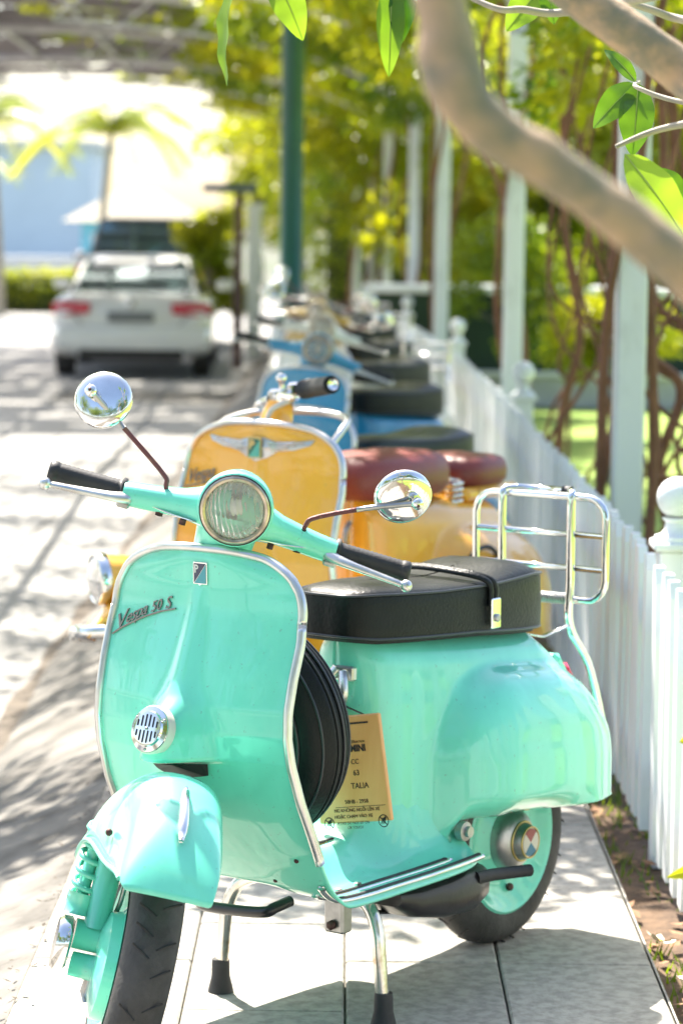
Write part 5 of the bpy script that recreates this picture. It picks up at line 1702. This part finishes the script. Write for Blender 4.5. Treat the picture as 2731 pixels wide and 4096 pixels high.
# ------------------------------------------------------------------ small things on the planting strip and the ground
g = np.random.default_rng(21)
n = 9000
P = np.stack([g.uniform(.606, .96, n), 3.4+g.uniform(0, 1, n)**1.6*14, np.full(n, -.045)], 1)
keep = (np.sin(P[:, 1]*3.1)+np.sin(P[:, 1]*7.7+P[:, 0]*20)+g.normal(0, .6, n)) > -.2
P = P[keep]; n = len(P)
hgt = g.uniform(.012, .042, n); a = g.uniform(0, 6.28, n)
d = np.stack([np.cos(a), np.sin(a), np.zeros(n)], 1)
b = np.stack([-d[:, 1], d[:, 0], np.zeros(n)], 1)*.0035
tip = P+d*(hgt*.6)[:, None]+np.stack([np.zeros(n), np.zeros(n), hgt], 1)
V = np.stack([P-b, P+b, tip], 1).reshape(-1, 3)
fastmesh('grass_tufts', V, np.arange(3*n).reshape(-1, 3), LEAF_B, label='short green grass growing along the foot of the fence', cat='grass', kind='stuff')
n = 700
P = np.stack([g.uniform(.61, .92, n), 3.5+g.uniform(0, 1, n)**1.6*12, np.full(n, -.030)], 1)
a = g.uniform(0, 6.28, n); L = g.uniform(.012, .03, n)
d = np.stack([np.cos(a), np.sin(a), g.uniform(-.2, .3, n)], 1)*L[:, None]
b = np.stack([-np.sin(a), np.cos(a), g.uniform(-.3, .3, n)], 1)*(L*.4)[:, None]
V = np.stack([P-d, P+b, P+d, P-b], 1).reshape(-1, 3)
fastmesh('leaf_litter', V, np.arange(4*n).reshape(-1, 4), mat('dry_leaf', (.22, .10, .05), .8, col2=(.32, .19, .09), scale=20), label='dry brown leaf litter scattered at the foot of the fence', cat='leaf litter', kind='stuff')
n = 260
yy = g.uniform(3.9, 9.5, n)
P = np.stack([-.58+g.normal(0, .02, n), yy, np.full(n, .003)], 1)
a = g.uniform(0, 6.28, n); L = g.uniform(.003, .011, n)
d = np.stack([np.cos(a), np.sin(a), g.uniform(0, .4, n)], 1)*L[:, None]
b = np.stack([-np.sin(a), np.cos(a), np.zeros(n)], 1)*(L*.5)[:, None]
V = np.stack([P-d, P+b, P+d, P-b], 1).reshape(-1, 3)
fastmesh('joint_debris', V, np.arange(4*n).reshape(-1, 4), mat('dark_debris', (.07, .055, .04), .9, vary=.4, scale=40), label='dark crumbs of dirt along the edge of the pavement', cat='debris', kind='stuff')
# fallen flowers
PET = mat('flower_petal', (.80, .76, .62), .6)
PEY = mat('flower_throat', (.80, .50, .06), .6)
spots = [(.655, 4.72, 'white yellow flower fallen by the pavement edge, nearest'), (.70, 4.85, 'white yellow flower fallen against the fence foot'), (.675, 4.96, 'white yellow flower lying on the grass, third from the corner'), (.640, 5.22, 'white yellow flower by the muddy fence foot'), (.715, 4.60, 'white yellow flower in the bottom right corner')]
for i, (x, y, lb) in enumerate(spots):
    f = empty('fallen_flower', (x, y, -.018), i*1.3, lb, 'flower', 'fallen flowers by the fence')
    f.rotation_euler = (.3*math.sin(i*2), .35*math.cos(i*3), i*1.3)
    for k in range(5):
        t = 2*math.pi*k/5
        c, s = math.cos(t), math.sin(t)
        V = []
        for (u, w, z) in ((0, .002, 0), (.012, .009, .004), (.024, .010, .009), (.033, .003, .013), (.024, -.007, .006), (.012, -.006, .001), (0, -.002, 0)):
            V.append((u*c-w*s, u*s+w*c, z))
        put('petal', V, [tuple(range(7))], PET, f, smooth=False)
    MB().lathe([(.0065, .001), (.005, .004), (.001, .002)], (0, 0, .0012), (0, 0, 1), 10).build('throat', PEY, f)
# ------------------------------------------------------------------ the street behind the camera: what the chrome and paint look at
for i, (x, y, h, c, m, lb) in enumerate(((-4.5, -4.0, 6.0, 2.6, LEAF_B, 'street tree behind the viewer on the road side'), (1.8, -5.0, 6.5, 2.8, LEAF_C, 'street tree behind the viewer by the fence'),
                                         (-9.0, -1.0, 6.5, 3.0, LEAF_B, 'street tree across the road left of the viewer'), (5.0, -1.5, 6.0, 2.6, LEAF_C, 'garden tree right of the viewer'), (-1.5, -10.0, 8.0, 3.4, LEAF_C, 'large street tree far behind the viewer'), (-11.0, 8.0, 6.0, 2.8, LEAF_B, 'street tree across the road, left of the frame'))):
    tree('street_tree', (x, y, -.2), h, c, m, 4200, .22, lb, 500+i, group='street trees outside the frame')
